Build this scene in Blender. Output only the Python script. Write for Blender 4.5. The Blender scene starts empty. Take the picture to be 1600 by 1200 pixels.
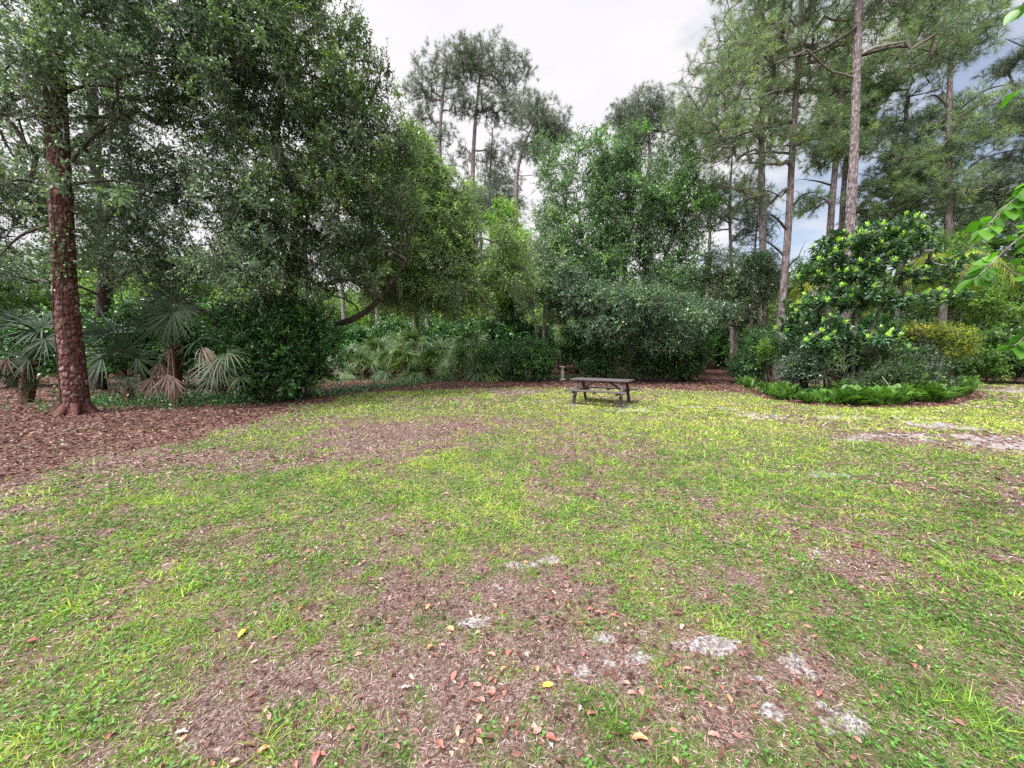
import bpy, math, random
import numpy as np
from math import radians as R, sin, cos, pi

C = bpy.context.scene.collection
Z = np.array([0., 0., 1.])
# ------------------------------------------------------------------ camera survey (photo pixels 1600x1200 -> metres)
F, CAMH, PITCH = 603.0, 1.6, math.atan(52 / 603.0)
def ray(px, py):
    x, u = (px - 800) / F, (600 - py) / F
    return np.array([x, cos(PITCH) + sin(PITCH) * u, -sin(PITCH) + cos(PITCH) * u])
def gnd(px, py):                       # point of the lawn seen at that pixel
    d = ray(px, py); t = -CAMH / d[2]
    return np.array([d[0] * t, d[1] * t])
def at(px, py, Y):                     # point at distance Y in front of the camera
    d = ray(px, py); t = Y / d[1]
    return np.array([d[0] * t, Y, CAMH + d[2] * t])

# ------------------------------------------------------------------ noise
def _h(ix, iy, s):
    n = (ix.astype(np.int64) * 374761393 + iy.astype(np.int64) * 668265263 + s * 974634777) & 0x7fffffff
    n = ((n ^ (n >> 13)) * 1274126177) & 0x7fffffff
    n = n ^ (n >> 16)
    return (n & 0xffff) / 65535.0
def vn(x, y, s=0):
    ix, iy = np.floor(x), np.floor(y); fx, fy = x - ix, y - iy
    fx = fx * fx * (3 - 2 * fx); fy = fy * fy * (3 - 2 * fy)
    a, b, c, d = _h(ix, iy, s), _h(ix + 1, iy, s), _h(ix, iy + 1, s), _h(ix + 1, iy + 1, s)
    return (a * (1 - fx) + b * fx) * (1 - fy) + (c * (1 - fx) + d * fx) * fy
def fbm(x, y, s=0, o=4):
    v, a, t = 0, 1.0, 0
    for k in range(o):
        v = v + a * vn(x * 2 ** k + 17.3 * k, y * 2 ** k - 9.1 * k, s + k); t += a; a *= .55
    return v / t
def sm(x, a, b):
    t = np.clip((x - a) / (b - a), 0, 1); return t * t * (3 - 2 * t)
def gz(x, y):
    x = np.asarray(x, float); y = np.asarray(y, float)
    return 0.05 * (vn(x * .35 + 5, y * .35, 91) - .5) + .02 * (vn(x * 1.3, y * 1.3, 92) - .5)

# ------------------------------------------------------------------ mesh builder
class MB:
    def __init__(s): s.v = []; s.q = []; s.a = []; s.m = []; s.n = 0
    def add(s, verts, quads, val=0.5, mi=0):
        verts = np.asarray(verts, np.float32).reshape(-1, 3); quads = np.asarray(quads, np.int64).reshape(-1, 4)
        s.v.append(verts); s.q.append(quads + s.n); s.n += len(verts)
        s.a.append(np.broadcast_to(np.asarray(val, np.float32), (len(quads),)).copy())
        s.m.append(np.full(len(quads), mi, np.int32)); return s
    def build(s, name, mat, parent=None, origin=None, smooth=True):
        v = np.concatenate(s.v); q = np.concatenate(s.q); a = np.concatenate(s.a); m = np.concatenate(s.m)
        if origin is not None: v = v - np.asarray(origin, np.float32)
        me = bpy.data.meshes.new(name)
        me.vertices.add(len(v)); me.vertices.foreach_set('co', v.astype(np.float32).ravel())
        me.loops.add(len(q) * 4); me.loops.foreach_set('vertex_index', q.astype(np.int32).ravel())
        me.polygons.add(len(q)); me.polygons.foreach_set('loop_start', np.arange(0, len(q) * 4, 4, dtype=np.int32))
        mats = mat if isinstance(mat, (list, tuple)) else [mat]
        for k in mats: me.materials.append(k)
        me.polygons.foreach_set('material_index', m)
        me.update(calc_edges=True)
        me.polygons.foreach_set('use_smooth', np.full(len(q), smooth, bool))
        at_ = me.attributes.new('v', 'FLOAT', 'FACE'); at_.data.foreach_set('value', a)
        me.update()
        o = bpy.data.objects.new(name, me); C.objects.link(o)
        if parent is not None: o.parent = parent
        return o

def tag(o, label=None, cat=None, group=None, kind=None):
    if label: o['label'] = label
    if cat: o['category'] = cat
    if group: o['group'] = group
    if kind: o['kind'] = kind
    return o
def empty(name, loc, label, cat, group=None, rz=0):
    o = bpy.data.objects.new(name, None); o.empty_display_size = .3; C.objects.link(o)
    o.location = [float(k) for k in loc]; o.rotation_euler = (0, 0, rz)
    return tag(o, label, cat, group)
def copy_tree(o, loc, rz=0, sc=1, label=None, group=None):
    r = o.copy(); C.objects.link(r); r.location = [float(k) for k in loc]; r.rotation_euler = (0, 0, rz); r.scale = (sc, sc, sc)
    if label: r['label'] = label
    if group: r['group'] = group
    for ch in list(o.children):
        c = ch.copy(); C.objects.link(c); c.parent = r
        for g in list(ch.children):
            d = g.copy(); C.objects.link(d); d.parent = c
    return r

def nz(v): return v / (np.linalg.norm(v, axis=-1, keepdims=True) + 1e-9)
def rdir(rng, n): return nz(rng.normal(size=(n, 3)))

def diamonds(mb, P, D, N, L, W, val, mi=0, wide=.42, droop=0.):
    n = len(P); D = nz(D); S = nz(np.cross(D, N)); L = np.broadcast_to(L, (n,))[:, None]; W = np.broadcast_to(W, (n,))[:, None]
    up = np.cross(S, D)
    a = P; m = P + D * L * wide; t = P + D * L - Z * L * droop
    l = m - S * W * .5 + up * W * .12; r = m + S * W * .5 + up * W * .12
    v = np.stack([a, r, t, l], 1).reshape(-1, 3)
    mb.add(v, np.arange(n * 4).reshape(n, 4), val, mi)

def ribbons(mb, P, D, N, L, W, prof, val, droop=0., fold=0., mi=0, curl=0.):
    n = len(P); D = nz(D); S = nz(np.cross(D, N)); up = np.cross(S, D)
    L = np.broadcast_to(L, (n,))[:, None]; W = np.broadcast_to(W, (n,))[:, None]
    droop = np.broadcast_to(droop, (n,))[:, None]
    K = len(prof); cols = 3 if fold else 2; V = np.zeros((n, K, cols, 3))
    for k in range(K):
        s = k / (K - 1)
        c = P + D * L * s - Z * L * droop * s * s + up * L * curl * s * (1 - s)
        h = S * W * .5 * prof[k]
        V[:, k, 0] = c - h + up * W * prof[k] * fold; V[:, k, -1] = c + h + up * W * prof[k] * fold
        if fold: V[:, k, 1] = c
    q = []
    for k in range(K - 1):
        for c in range(cols - 1):
            i = k * cols + c; q.append([i, i + 1, i + cols + 1, i + cols])
    q = np.array(q); nq = len(q)
    Q = (q[None] + (np.arange(n) * K * cols)[:, None, None]).reshape(-1, 4)
    val = np.repeat(np.broadcast_to(val, (n,)), nq)
    mb.add(V.reshape(-1, 3), Q, val, mi)

def segs(mb, A, B, ra, rb, sides=5, val=.5, mi=0):
    n = len(A)
    if n == 0: return
    D = nz(B - A); ref = np.where(np.abs(D[:, 2:3]) > .9, np.array([[1., 0, 0]]), Z[None]); U = nz(np.cross(D, ref)); V = np.cross(D, U)
    th = np.arange(sides) * 2 * pi / sides; cs, sn = np.cos(th), np.sin(th)
    ring = U[:, None] * cs[None, :, None] + V[:, None] * sn[None, :, None]
    ra = np.broadcast_to(ra, (n,)); rb = np.broadcast_to(rb, (n,))
    v = np.concatenate([A[:, None] + ring * ra[:, None, None], (B + D * rb[:, None] * .3)[:, None] + ring * rb[:, None, None]], 1)
    i = np.arange(sides); j = (i + 1) % sides
    q = np.stack([i, j, j + sides, i + sides], 1)
    Q = (q[None] + (np.arange(n) * 2 * sides)[:, None, None]).reshape(-1, 4)
    mb.add(v.reshape(-1, 3), Q, val, mi)

def smooth_path(pts, n):
    pts = np.asarray(pts, float); K = len(pts)
    if K == 2: return pts[0] + (pts[1] - pts[0]) * np.linspace(0, 1, n)[:, None]
    u = np.linspace(0, K - 1 - 1e-6, n); i = u.astype(int); f = (u - i)[:, None]
    g = lambda k: pts[np.clip(k, 0, K - 1)]
    p0, p1, p2, p3 = g(i - 1), g(i), g(i + 1), g(i + 2)
    return .5 * ((2 * p1) + (-p0 + p2) * f + (2 * p0 - 5 * p1 + 4 * p2 - p3) * f ** 2 + (-p0 + 3 * p1 - 3 * p2 + p3) * f ** 3)

def tube(mb, path, rad, sides=12, val=.5, mi=0, rough=0., seed=0, plates=0.):
    path = np.asarray(path, float); K = len(path)
    rad = np.interp(np.linspace(0, 1, K), np.linspace(0, 1, len(rad)), rad) if len(rad) != K else np.asarray(rad, float)
    T = nz(np.gradient(path, axis=0)); U = nz(np.cross(T, np.array([.03, 1., .02]))); V = np.cross(T, U)
    th = np.arange(sides) * 2 * pi / sides
    r = np.repeat(rad[:, None], sides, 1)
    L = np.concatenate([[0], np.cumsum(np.linalg.norm(np.diff(path, axis=0), axis=1))])
    vals = np.full((K, sides), val, float)
    if rough:
        r = r * (1 + rough * (fbm(np.cos(th)[None] * 2.1 + L[:, None] * .8 + seed, np.sin(th)[None] * 2.1 + L[:, None] * .5, seed) - .5) * 2)
    if plates:
        # bark plates: cells in (arc, height), edges sunk, each plate its own tone and lift
        nc = max(6, int(2 * pi * rad.mean() / .1)); a = th[None] / (2 * pi) * nc + 0 * L[:, None]; b = L[:, None] / .15 + 0 * th[None]
        a = a + (vn(a * 1.3, b * 1.3, 5) - .5) * .7; b = b + (vn(a * 1.1, b * 1.1, 6) - .5) * .8
        ia, ib = np.floor(a), np.floor(b); d1 = np.full(a.shape, 9.); d2 = d1.copy(); cid = np.zeros(a.shape)
        for di in (-1, 0, 1):
            for dj in (-1, 0, 1):
                ca, cb = ia + di, ib + dj; w = np.mod(ca, nc)
                da = ca + .15 + .7 * _h(w, cb, 31) - a; db = cb + .15 + .7 * _h(w, cb, 32) - b
                d = np.sqrt(da * da + db * db); c = _h(w, cb, 33)
                nearer = d < d1; d2 = np.where(nearer, d1, np.minimum(d2, d)); cid = np.where(nearer, c, cid); d1 = np.where(nearer, d, d1)
        e = sm(d2 - d1, .04, .32)
        r = r + plates * (e * (.6 + .8 * cid) - .8) + plates * .5 * (vn(a * 5, b * 5, 8) - .5)
        vals = np.clip(.08 + e * (.25 + .65 * cid), 0, 1)
    v = path[:, None] + (U[:, None] * np.cos(th)[None, :, None] + V[:, None] * np.sin(th)[None, :, None]) * r[..., None]
    i = np.arange(sides); j = (i + 1) % sides
    q = np.concatenate([np.stack([k * sides + i, k * sides + j, (k + 1) * sides + j, (k + 1) * sides + i], 1) for k in range(K - 1)])
    mb.add(v.reshape(-1, 3), q, vals[:-1].reshape(-1), mi)

def box(mb, c, s, rot=None, val=.5, mi=0, bev=0.):
    # box with chamfered long edges; rot 3x3
    x, y, z = s[0] / 2, s[1] / 2, s[2] / 2; b = bev or min(s) * .12
    prof = np.array([[-y, -z + b], [-y + b, -z], [y - b, -z], [y, -z + b], [y, z - b], [y - b, z], [-y + b, z], [-y, z - b]])
    v = np.concatenate([np.column_stack([np.full(8, X), prof * k]) for X, k in ((-x, .9), (-x + b * .6, 1), (x - b * .6, 1), (x, .9))])
    q = [[k * 8 + i, k * 8 + (i + 1) % 8, (k + 1) * 8 + (i + 1) % 8, (k + 1) * 8 + i] for k in range(3) for i in range(8)]
    for o in (0, 24): q += [[o, o + 1, o + 2, o + 3], [o, o + 3, o + 4, o + 7], [o + 4, o + 5, o + 6, o + 7]]
    v = v @ (np.eye(3) if rot is None else np.asarray(rot).T) + np.asarray(c)
    mb.add(v, q, val, mi)
def rotz(a): return np.array([[cos(a), -sin(a), 0], [sin(a), cos(a), 0], [0, 0, 1.]])
def roty(a): return np.array([[cos(a), 0, sin(a)], [0, 1, 0], [-sin(a), 0, cos(a)]])
def frame(d, n=Z):
    d = np.asarray(d, float); d = d / np.linalg.norm(d); s = np.cross(n, d); s /= np.linalg.norm(s); return np.column_stack([d, s, np.cross(d, s)])

# ------------------------------------------------------------------ materials
def newmat(name):
    m = bpy.data.materials.new(name); m.use_nodes = True; nt = m.node_tree; nt.nodes.clear()
    out = nt.nodes.new('ShaderNodeOutputMaterial'); b = nt.nodes.new('ShaderNodeBsdfPrincipled')
    nt.links.new(b.outputs[0], out.inputs[0]); return m, nt, b, out
def nd(nt, t, **k):
    n = nt.nodes.new(t)
    for a, b in k.items():
        if a in n.inputs: n.inputs[a].default_value = b
        else: setattr(n, a, b)
    return n
def ramp(nt, stops, interp='LINEAR'):
    r = nt.nodes.new('ShaderNodeValToRGB'); e = r.color_ramp.elements; r.color_ramp.interpolation = interp
    while len(e) < len(stops): e.new(.5)
    for k, (p, c) in enumerate(stops): e[k].position = p; e[k].color = (*c, 1)
    return r
def leafmat(name, stops, rough=.45, trans=.25, tcol=None, spec=.5, nscale=.35, namp=.35, gain=1.0):
    m, nt, b, out = newmat(name); L = nt.links.new
    a = nd(nt, 'ShaderNodeAttribute', attribute_name='v'); tc = nd(nt, 'ShaderNodeTexCoord')
    n = nd(nt, 'ShaderNodeTexNoise', Scale=nscale, Detail=2.0); L(tc.outputs['Object'], n.inputs['Vector'])
    ma = nd(nt, 'ShaderNodeMath', operation='MULTIPLY_ADD'); L(n.outputs[0], ma.inputs[0]); ma.inputs[1].default_value = namp * 2; ma.inputs[2].default_value = -namp
    ad = nd(nt, 'ShaderNodeMath', operation='ADD', use_clamp=True); L(a.outputs['Fac'], ad.inputs[0]); L(ma.outputs[0], ad.inputs[1])
    stops = [(p, tuple(min(.8, k * gain) for k in c)) for p, c in stops]
    r = ramp(nt, stops); L(ad.outputs[0], r.inputs[0]); L(r.outputs[0], b.inputs['Base Color'])
    b.inputs['Roughness'].default_value = rough; b.inputs['Specular IOR Level'].default_value = spec
    if trans > 0:
        t = nd(nt, 'ShaderNodeBsdfTranslucent'); mx = nd(nt, 'ShaderNodeMixShader'); mx.inputs[0].default_value = trans
        mul = nd(nt, 'ShaderNodeMix', data_type='RGBA', blend_type='MULTIPLY'); mul.inputs[0].default_value = 1
        L(r.outputs[0], mul.inputs[6]); mul.inputs[7].default_value = (*(tcol or (1.35, 1.55, .7)), 1); L(mul.outputs[2], t.inputs[0])
        L(b.outputs[0], mx.inputs[1]); L(t.outputs[0], mx.inputs[2]); L(mx.outputs[0], out.inputs[0])
    return m
def barkmat(name, stops, scale=6., zs=.3, bump=.6, attr=False):
    m, nt, b, out = newmat(name); L = nt.links.new
    tc = nd(nt, 'ShaderNodeTexCoord'); mp = nd(nt, 'ShaderNodeMapping'); mp.inputs['Scale'].default_value = (1, 1, zs); L(tc.outputs['Object'], mp.inputs[0])
    v = nd(nt, 'ShaderNodeTexVoronoi', feature='DISTANCE_TO_EDGE', Scale=scale); n = nd(nt, 'ShaderNodeTexNoise', Scale=scale * 2.5, Detail=6.0, Roughness=.65)
    n2 = nd(nt, 'ShaderNodeTexNoise', Scale=1.3, Detail=3.0); L(tc.outputs['Object'], n2.inputs['Vector'])
    L(mp.outputs[0], n.inputs['Vector']); L(mp.outputs[0], v.inputs['Vector'])
    mr = nd(nt, 'ShaderNodeMapRange'); L(v.outputs[0], mr.inputs[0]); mr.inputs[2].default_value = .18
    a1 = nd(nt, 'ShaderNodeMath', operation='MULTIPLY'); L(mr.outputs[0], a1.inputs[0]); L(n.outputs[0], a1.inputs[1])
    a2 = nd(nt, 'ShaderNodeMath', operation='MULTIPLY_ADD'); L(n2.outputs[0], a2.inputs[0]); a2.inputs[1].default_value = .5; L(a1.outputs[0], a2.inputs[2])
    if attr:
        at_ = nd(nt, 'ShaderNodeAttribute', attribute_name='v'); a3 = nd(nt, 'ShaderNodeMath', operation='MULTIPLY_ADD'); L(at_.outputs['Fac'], a3.inputs[0]); a3.inputs[1].default_value = .75
        s = nd(nt, 'ShaderNodeMath', operation='MULTIPLY'); L(a2.outputs[0], s.inputs[0]); s.inputs[1].default_value = .45; L(s.outputs[0], a3.inputs[2]); src = a3
    else: src = a2
    r = ramp(nt, stops); L(src.outputs[0], r.inputs[0]); L(r.outputs[0], b.inputs['Base Color']); b.inputs['Roughness'].default_value = .85; b.inputs['Specular IOR Level'].default_value = .3
    bp = nd(nt, 'ShaderNodeBump', Strength=bump, Distance=.03); L(a1.outputs[0], bp.inputs['Height']); L(bp.outputs[0], b.inputs['Normal'])
    return m
def simple(name, col, rough=.6, var=.3, scale=12., bump=.2, stretch=(1, 1, 1)):
    m, nt, b, out = newmat(name); L = nt.links.new
    tc = nd(nt, 'ShaderNodeTexCoord'); mp = nd(nt, 'ShaderNodeMapping'); mp.inputs['Scale'].default_value = stretch; L(tc.outputs['Object'], mp.inputs[0])
    n = nd(nt, 'ShaderNodeTexNoise', Scale=scale, Detail=6.0, Roughness=.65); L(mp.outputs[0], n.inputs['Vector'])
    c = np.array(col); r = ramp(nt, [(.3, tuple(c * (1 - var))), (.7, tuple(np.clip(c * (1 + var), 0, 1)))]); L(n.outputs[0], r.inputs[0]); L(r.outputs[0], b.inputs['Base Color'])
    b.inputs['Roughness'].default_value = rough
    bp = nd(nt, 'ShaderNodeBump', Strength=bump, Distance=.01); L(n.outputs[0], bp.inputs['Height']); L(bp.outputs[0], b.inputs['Normal'])
    return m

M = {}
M['oak'] = leafmat('oak_leaf', [(0, (.022, .034, .02)), (.45, (.052, .08, .04)), (.8, (.085, .135, .05)), (1, (.15, .23, .05))], .33, .28, None, .75, gain=1.95)
M['oak_grey'] = leafmat('oak_leaf_grey', [(0, (.03, .045, .035)), (.5, (.06, .095, .06)), (.85, (.1, .15, .08)), (1, (.14, .21, .07))], .32, .25, None, .75, gain=2.2)
M['pale'] = leafmat('pale_oak_leaf', [(0, (.04, .062, .028)), (.4, (.09, .14, .05)), (.75, (.145, .22, .07)), (1, (.24, .34, .09))], .5, .32, gain=2.0)
M['lime'] = leafmat('lime_leaf', [(0, (.05, .1, .02)), (.5, (.13, .25, .035)), (1, (.26, .42, .05))], .5, .35, gain=1.2)
M['blue'] = leafmat('blue_green_leaf', [(0, (.025, .045, .03)), (.5, (.06, .11, .065)), (.85, (.1, .18, .09)), (1, (.15, .27, .08))], .33, .22, None, .75, gain=1.35)
M['midgreen'] = leafmat('mid_green_leaf', [(0, (.02, .045, .015)), (.5, (.05, .12, .025)), (.85, (.1, .22, .035)), (1, (.16, .32, .04))], .42, .28, gain=1.1)
M['dark'] = leafmat('dark_shrub_leaf', [(0, (.012, .035, .012)), (.5, (.03, .085, .022)), (.85, (.06, .16, .035)), (1, (.1, .24, .05))], .32, .22, None, .7, gain=1.6)
M['needle'] = leafmat('pine_needle', [(0, (.032, .052, .03)), (.5, (.075, .112, .055)), (.85, (.12, .165, .06)), (1, (.2, .26, .06))], .5, .2, nscale=.5, gain=2.1)
M['needle_grey'] = leafmat('pine_needle_grey', [(0, (.04, .055, .045)), (.5, (.075, .1, .075)), (1, (.13, .17, .1))], .5, .2, nscale=.5, gain=1.6)
M['magnolia'] = leafmat('magnolia_leaf', [(0, (.02, .04, .025)), (.5, (.04, .085, .035)), (.66, (.07, .14, .04)), (.78, (.17, .3, .045)), (1, (.3, .42, .07))], .3, .2, nscale=.2, namp=0., gain=1.9)
M['gold'] = leafmat('golden_leaf', [(0, (.09, .11, .012)), (.5, (.22, .3, .02)), (.88, (.42, .5, .03)), (1, (.45, .28, .03))], .5, .3, gain=0.95)
M['fern'] = leafmat('fern_leaf', [(0, (.03, .07, .015)), (.5, (.08, .18, .03)), (1, (.17, .34, .05))], .45, .28, nscale=.6, gain=1.0)
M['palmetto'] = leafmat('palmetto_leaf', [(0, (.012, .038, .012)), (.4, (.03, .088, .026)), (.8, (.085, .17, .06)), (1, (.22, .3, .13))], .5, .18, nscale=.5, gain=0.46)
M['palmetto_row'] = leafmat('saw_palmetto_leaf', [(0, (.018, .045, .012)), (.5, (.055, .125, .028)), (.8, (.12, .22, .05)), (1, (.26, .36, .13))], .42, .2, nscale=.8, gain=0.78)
M['central'] = leafmat('central_tree_leaf', [(0, (.025, .045, .025)), (.5, (.055, .108, .048)), (.85, (.09, .185, .06)), (1, (.15, .3, .06))], .36, .25, None, .7, gain=1.45)
M['dead'] = leafmat('dead_frond_leaf', [(0, (.09, .05, .035)), (.5, (.24, .15, .11)), (1, (.42, .32, .25))], .7, .1, (1, 1, 1), gain=0.62)
M['queen'] = leafmat('palm_leaflet', [(0, (.08, .11, .015)), (.5, (.2, .26, .03)), (1, (.36, .38, .05))], .45, .3, gain=0.8)
M['branchleaf'] = leafmat('round_leaf', [(0, (.05, .13, .02)), (.5, (.1, .26, .03)), (1, (.2, .42, .05))], .4, .42, (1.4, 1.9, .4), nscale=3, gain=0.82)
M['moss'] = leafmat('hanging_moss', [(0, (.09, .09, .08)), (1, (.2, .2, .17))], .9, .1, (1, 1, 1))
M['bark_pine_red'] = barkmat('red_pine_bark', [(0, (.008, .004, .004)), (.3, (.05, .018, .016)), (.6, (.12, .047, .04)), (.85, (.17, .088, .08)), (1, (.27, .2, .19))], 14., .5, .5, True)
M['bark_pine'] = barkmat('grey_pine_bark', [(0, (.028, .022, .023)), (.25, (.09, .068, .068)), (.6, (.185, .145, .145)), (1, (.31, .27, .28))], 9., .35, .7, True)
M['bark_oak'] = barkmat('dark_oak_bark', [(0, (.012, .01, .009)), (.4, (.04, .032, .028)), (.9, (.1, .085, .075))], 9., .35, .8)
M['bark_twig'] = barkmat('twig_bark', [(0, (.03, .026, .023)), (.5, (.09, .078, .07)), (1, (.19, .17, .16))], 9., .35, .5)
M['bark_grey'] = barkmat('grey_bark', [(0, (.05, .045, .04)), (.4, (.14, .125, .11)), (.9, (.27, .25, .23))], 7., .3, .6)
M['bark_palm'] = barkmat('palmetto_boot', [(0, (.025, .012, .008)), (.4, (.075, .035, .022)), (.9, (.15, .085, .06))], 12., .8, .8)
M['wood'] = simple('weathered_wood', (.045, .026, .026), .6, .45, 9., .35, (2, 14, 14))
M['wood_grey'] = simple('worn_wood_top', (.08, .064, .066), .6, .35, 8., .3, (1.5, 16, 16))
M['stone'] = simple('pale_stone', (.42, .39, .35), .85, .3, 16., .4)
M['stick'] = simple('dry_stick', (.3, .24, .2), .8, .3, 10.)

# ------------------------------------------------------------------ ground regions (metres)
edge_px = [(-900, 900), (-250, 800), (0, 752), (90, 728), (200, 706), (310, 680), (400, 655), (455, 636), (520, 620), (600, 611), (700, 607), (800, 605), (880, 606), (1000, 606), (1090, 611), (1180, 614)]
EDGE = np.array([gnd(*p) for p in edge_px] )
EDGE = np.vstack([EDGE, [10.6, 17.2], [15., 18.6], [[17, 19.5], [26, 20], [60, 22]]])
def edge_dist(x, y):                    # + beyond the edge (under the trees), - on the lawn
    best = np.full(x.shape, 1e9); side = np.ones(x.shape)
    for a, b in zip(EDGE[:-1], EDGE[1:]):
        d = b - a; t = np.clip(((x - a[0]) * d[0] + (y - a[1]) * d[1]) / (d @ d), 0, 1)
        qx, qy = x - a[0] - t * d[0], y - a[1] - t * d[1]; r = qx * qx + qy * qy
        s = np.sign(d[0] * qy - d[1] * qx); side = np.where(r < best, s, side); best = np.minimum(best, r)
    return np.sqrt(best) * side
def spots(x, y, lst):                   # union of soft ellipses given as (px, py, half width px, half height px, strength)
    out = np.zeros(x.shape)
    for px, py, rx, ry, k in lst:
        c = gnd(px, py); rX = abs(gnd(px + rx, py)[0] - c[0]); rY = abs(gnd(px, py - ry)[1] - gnd(px, py + ry)[1]) / 2
        d = np.sqrt(((x - c[0]) / rX) ** 2 + ((y - c[1]) / rY) ** 2)
        out = np.where(abs(k) * (1 - sm(d, .3, 1.5)) > abs(out), k * (1 - sm(d, .3, 1.5)), out)
    return out
LUSH = [(700, 755, 130, 55, .9), (560, 800, 110, 45, .7), (440, 760, 90, 35, .5), (335, 915, 65, 28, 1.), (220, 770, 120, 40, .35), (1150, 690, 190, 45, .9), (1250, 745, 170, 45, .75), (900, 645, 130, 12, .6), (1060, 640, 120, 12, .6),
        (1460, 648, 190, 14, 1.), (1560, 665, 70, 14, .9), (1370, 965, 170, 70, .75), (1530, 900, 110, 80, .6), (1450, 800, 130, 50, .45), (90, 1110, 130, 70, .75), (60, 900, 110, 70, .4), (1180, 850, 130, 40, .3), (1450, 1120, 120, 60, .4),
        (520, 625, 80, 8, .5), (430, 668, 70, 10, .45), (620, 618, 90, 5, .5), (880, 1170, 160, 40, .15), (460, 860, 90, 40, .4)]
BARE = [(640, 668, 160, 18, -.5), (560, 700, 120, 18, -.45), (830, 900, 150, 60, -.5), (700, 930, 120, 50, -.4), (900, 1040, 150, 60, -.75), (1150, 1060, 170, 70, -.7), (620, 1080, 170, 90, -.35), (250, 870, 140, 30, -.35), (950, 830, 150, 30, -.35),
        (80, 1190, 140, 30, -.5), (330, 1160, 110, 50, -.3), (1500, 850, 60, 12, -.4), (1570, 820, 60, 20, -.5), (300, 720, 120, 20, -.3), (880, 690, 90, 16, -.25), (1240, 690, 50, 7, -.4), (1420, 760, 90, 10, -.4), (760, 1140, 200, 60, -.3)]
SAND = [(925, 1035, 85, 30, .8), (1115, 1010, 75, 18, .85), (1255, 1045, 60, 26, .85), (1205, 1115, 28, 18, .9), (1310, 1125, 40, 30, .6), (1180, 1065, 45, 10, .7), (860, 877, 18, 7, .9), (815, 885, 28, 5, .8), (960, 885, 22, 8, .6), (785, 920, 22, 12, .5),
        (1190, 650, 40, 5, .9), (1320, 654, 45, 4, .9), (1430, 652, 45, 3, .8), (1290, 740, 30, 6, .9), (1335, 686, 40, 5, .7), (1400, 680, 60, 5, .8), (1480, 668, 60, 6, 1.), (1570, 688, 110, 12, .85), (1700, 700, 160, 22, .9), (1450, 663, 60, 4, 1.),
        (1570, 610, 60, 4, 1.), (1680, 612, 90, 8, 1.), (800, 613, 55, 4, .8), (985, 641, 40, 3, .9), (940, 643, 26, 3, .6), (905, 631, 26, 4, .7), (975, 635, 18, 4, .7), (850, 628, 30, 3, .6), (1095, 637, 30, 3, .6), (1140, 640, 30, 2.5, .5), (1340, 905, 20, 6, .5), (1040, 895, 22, 8, .4), (1280, 868, 30, 8, .5),
        (1440, 690, 40, 5, .6), (740, 975, 40, 15, .35), (950, 1000, 40, 14, .4), (1500, 1140, 60, 20, .35), (560, 615, 40, 3, .3)]
ISLE = np.array([gnd(*p) for p in ((1190, 612), (1215, 622), (1260, 630), (1310, 634), (1360, 635), (1410, 634), (1460, 630), (1500, 622), (1512, 612))])
def isle_mask(x, y):
    best = np.full(x.shape, 1e9)
    for a, b in zip(ISLE[:-1], ISLE[1:]):
        d = b - a; t = np.clip(((x - a[0]) * d[0] + (y - a[1]) * d[1]) / (d @ d), 0, 1); best = np.minimum(best, np.hypot(x - a[0] - t * d[0], y - a[1] - t * d[1]))
    return np.maximum(1 - sm(best, .35, .6), 1 - sm(np.hypot((x - 12.6) / 3.3, (y - 14.2) / 2.3), .85, 1.05))
DARK = [(938, 630, 44, 6, .95), (1200, 700, 30, 5, .2)]  # soil painted dark: table's contact shadow with worn ground, plus a faint lawn spot
def regions(x, y):
    e = edge_dist(x, y); n1 = fbm(x * .9, y * .9, 3); n2 = fbm(x * 3.1, y * 3.1, 11); n3 = fbm(x * 9, y * 9, 23, 3)
    near_left = sm(-x, 3, 9)
    isle = isle_mask(x, y); litter = sm(e + (n1 - .5) * 1.6 + (n2 - .5) * .9, -.35 - .5 * near_left, .35); litter = np.maximum(litter, isle)
    g = .61 + 1.1 * (n1 - .5) + .55 * (n2 - .5) + .6 * spots(x, y, LUSH) + .41 * spots(x, y, BARE)
    g = g + .07 * (1 - sm(y, 3, 6)) + .10 * sm(y, 5, 9) * sm(x, -2, 3)
    s = spots(x, y, SAND); s = sm(s + (n2 - .5) * 1.5 + (n3 - .5) * 1.3, .28, .85) * np.where(s > .02, 1, 0)
    g = g * (1 - litter * .97) - .5 * s
    g = g + (n3 - .5) * 1.35
    yel = np.clip(.3 + 1.1 * (fbm(x * .5 + 9, y * .5, 41) - .5) + .5 * sm(y, 4.5, 8) * sm(x, -6, 1), 0, 1)
    return np.clip(g, 0, 1), s, litter, yel, e

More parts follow.
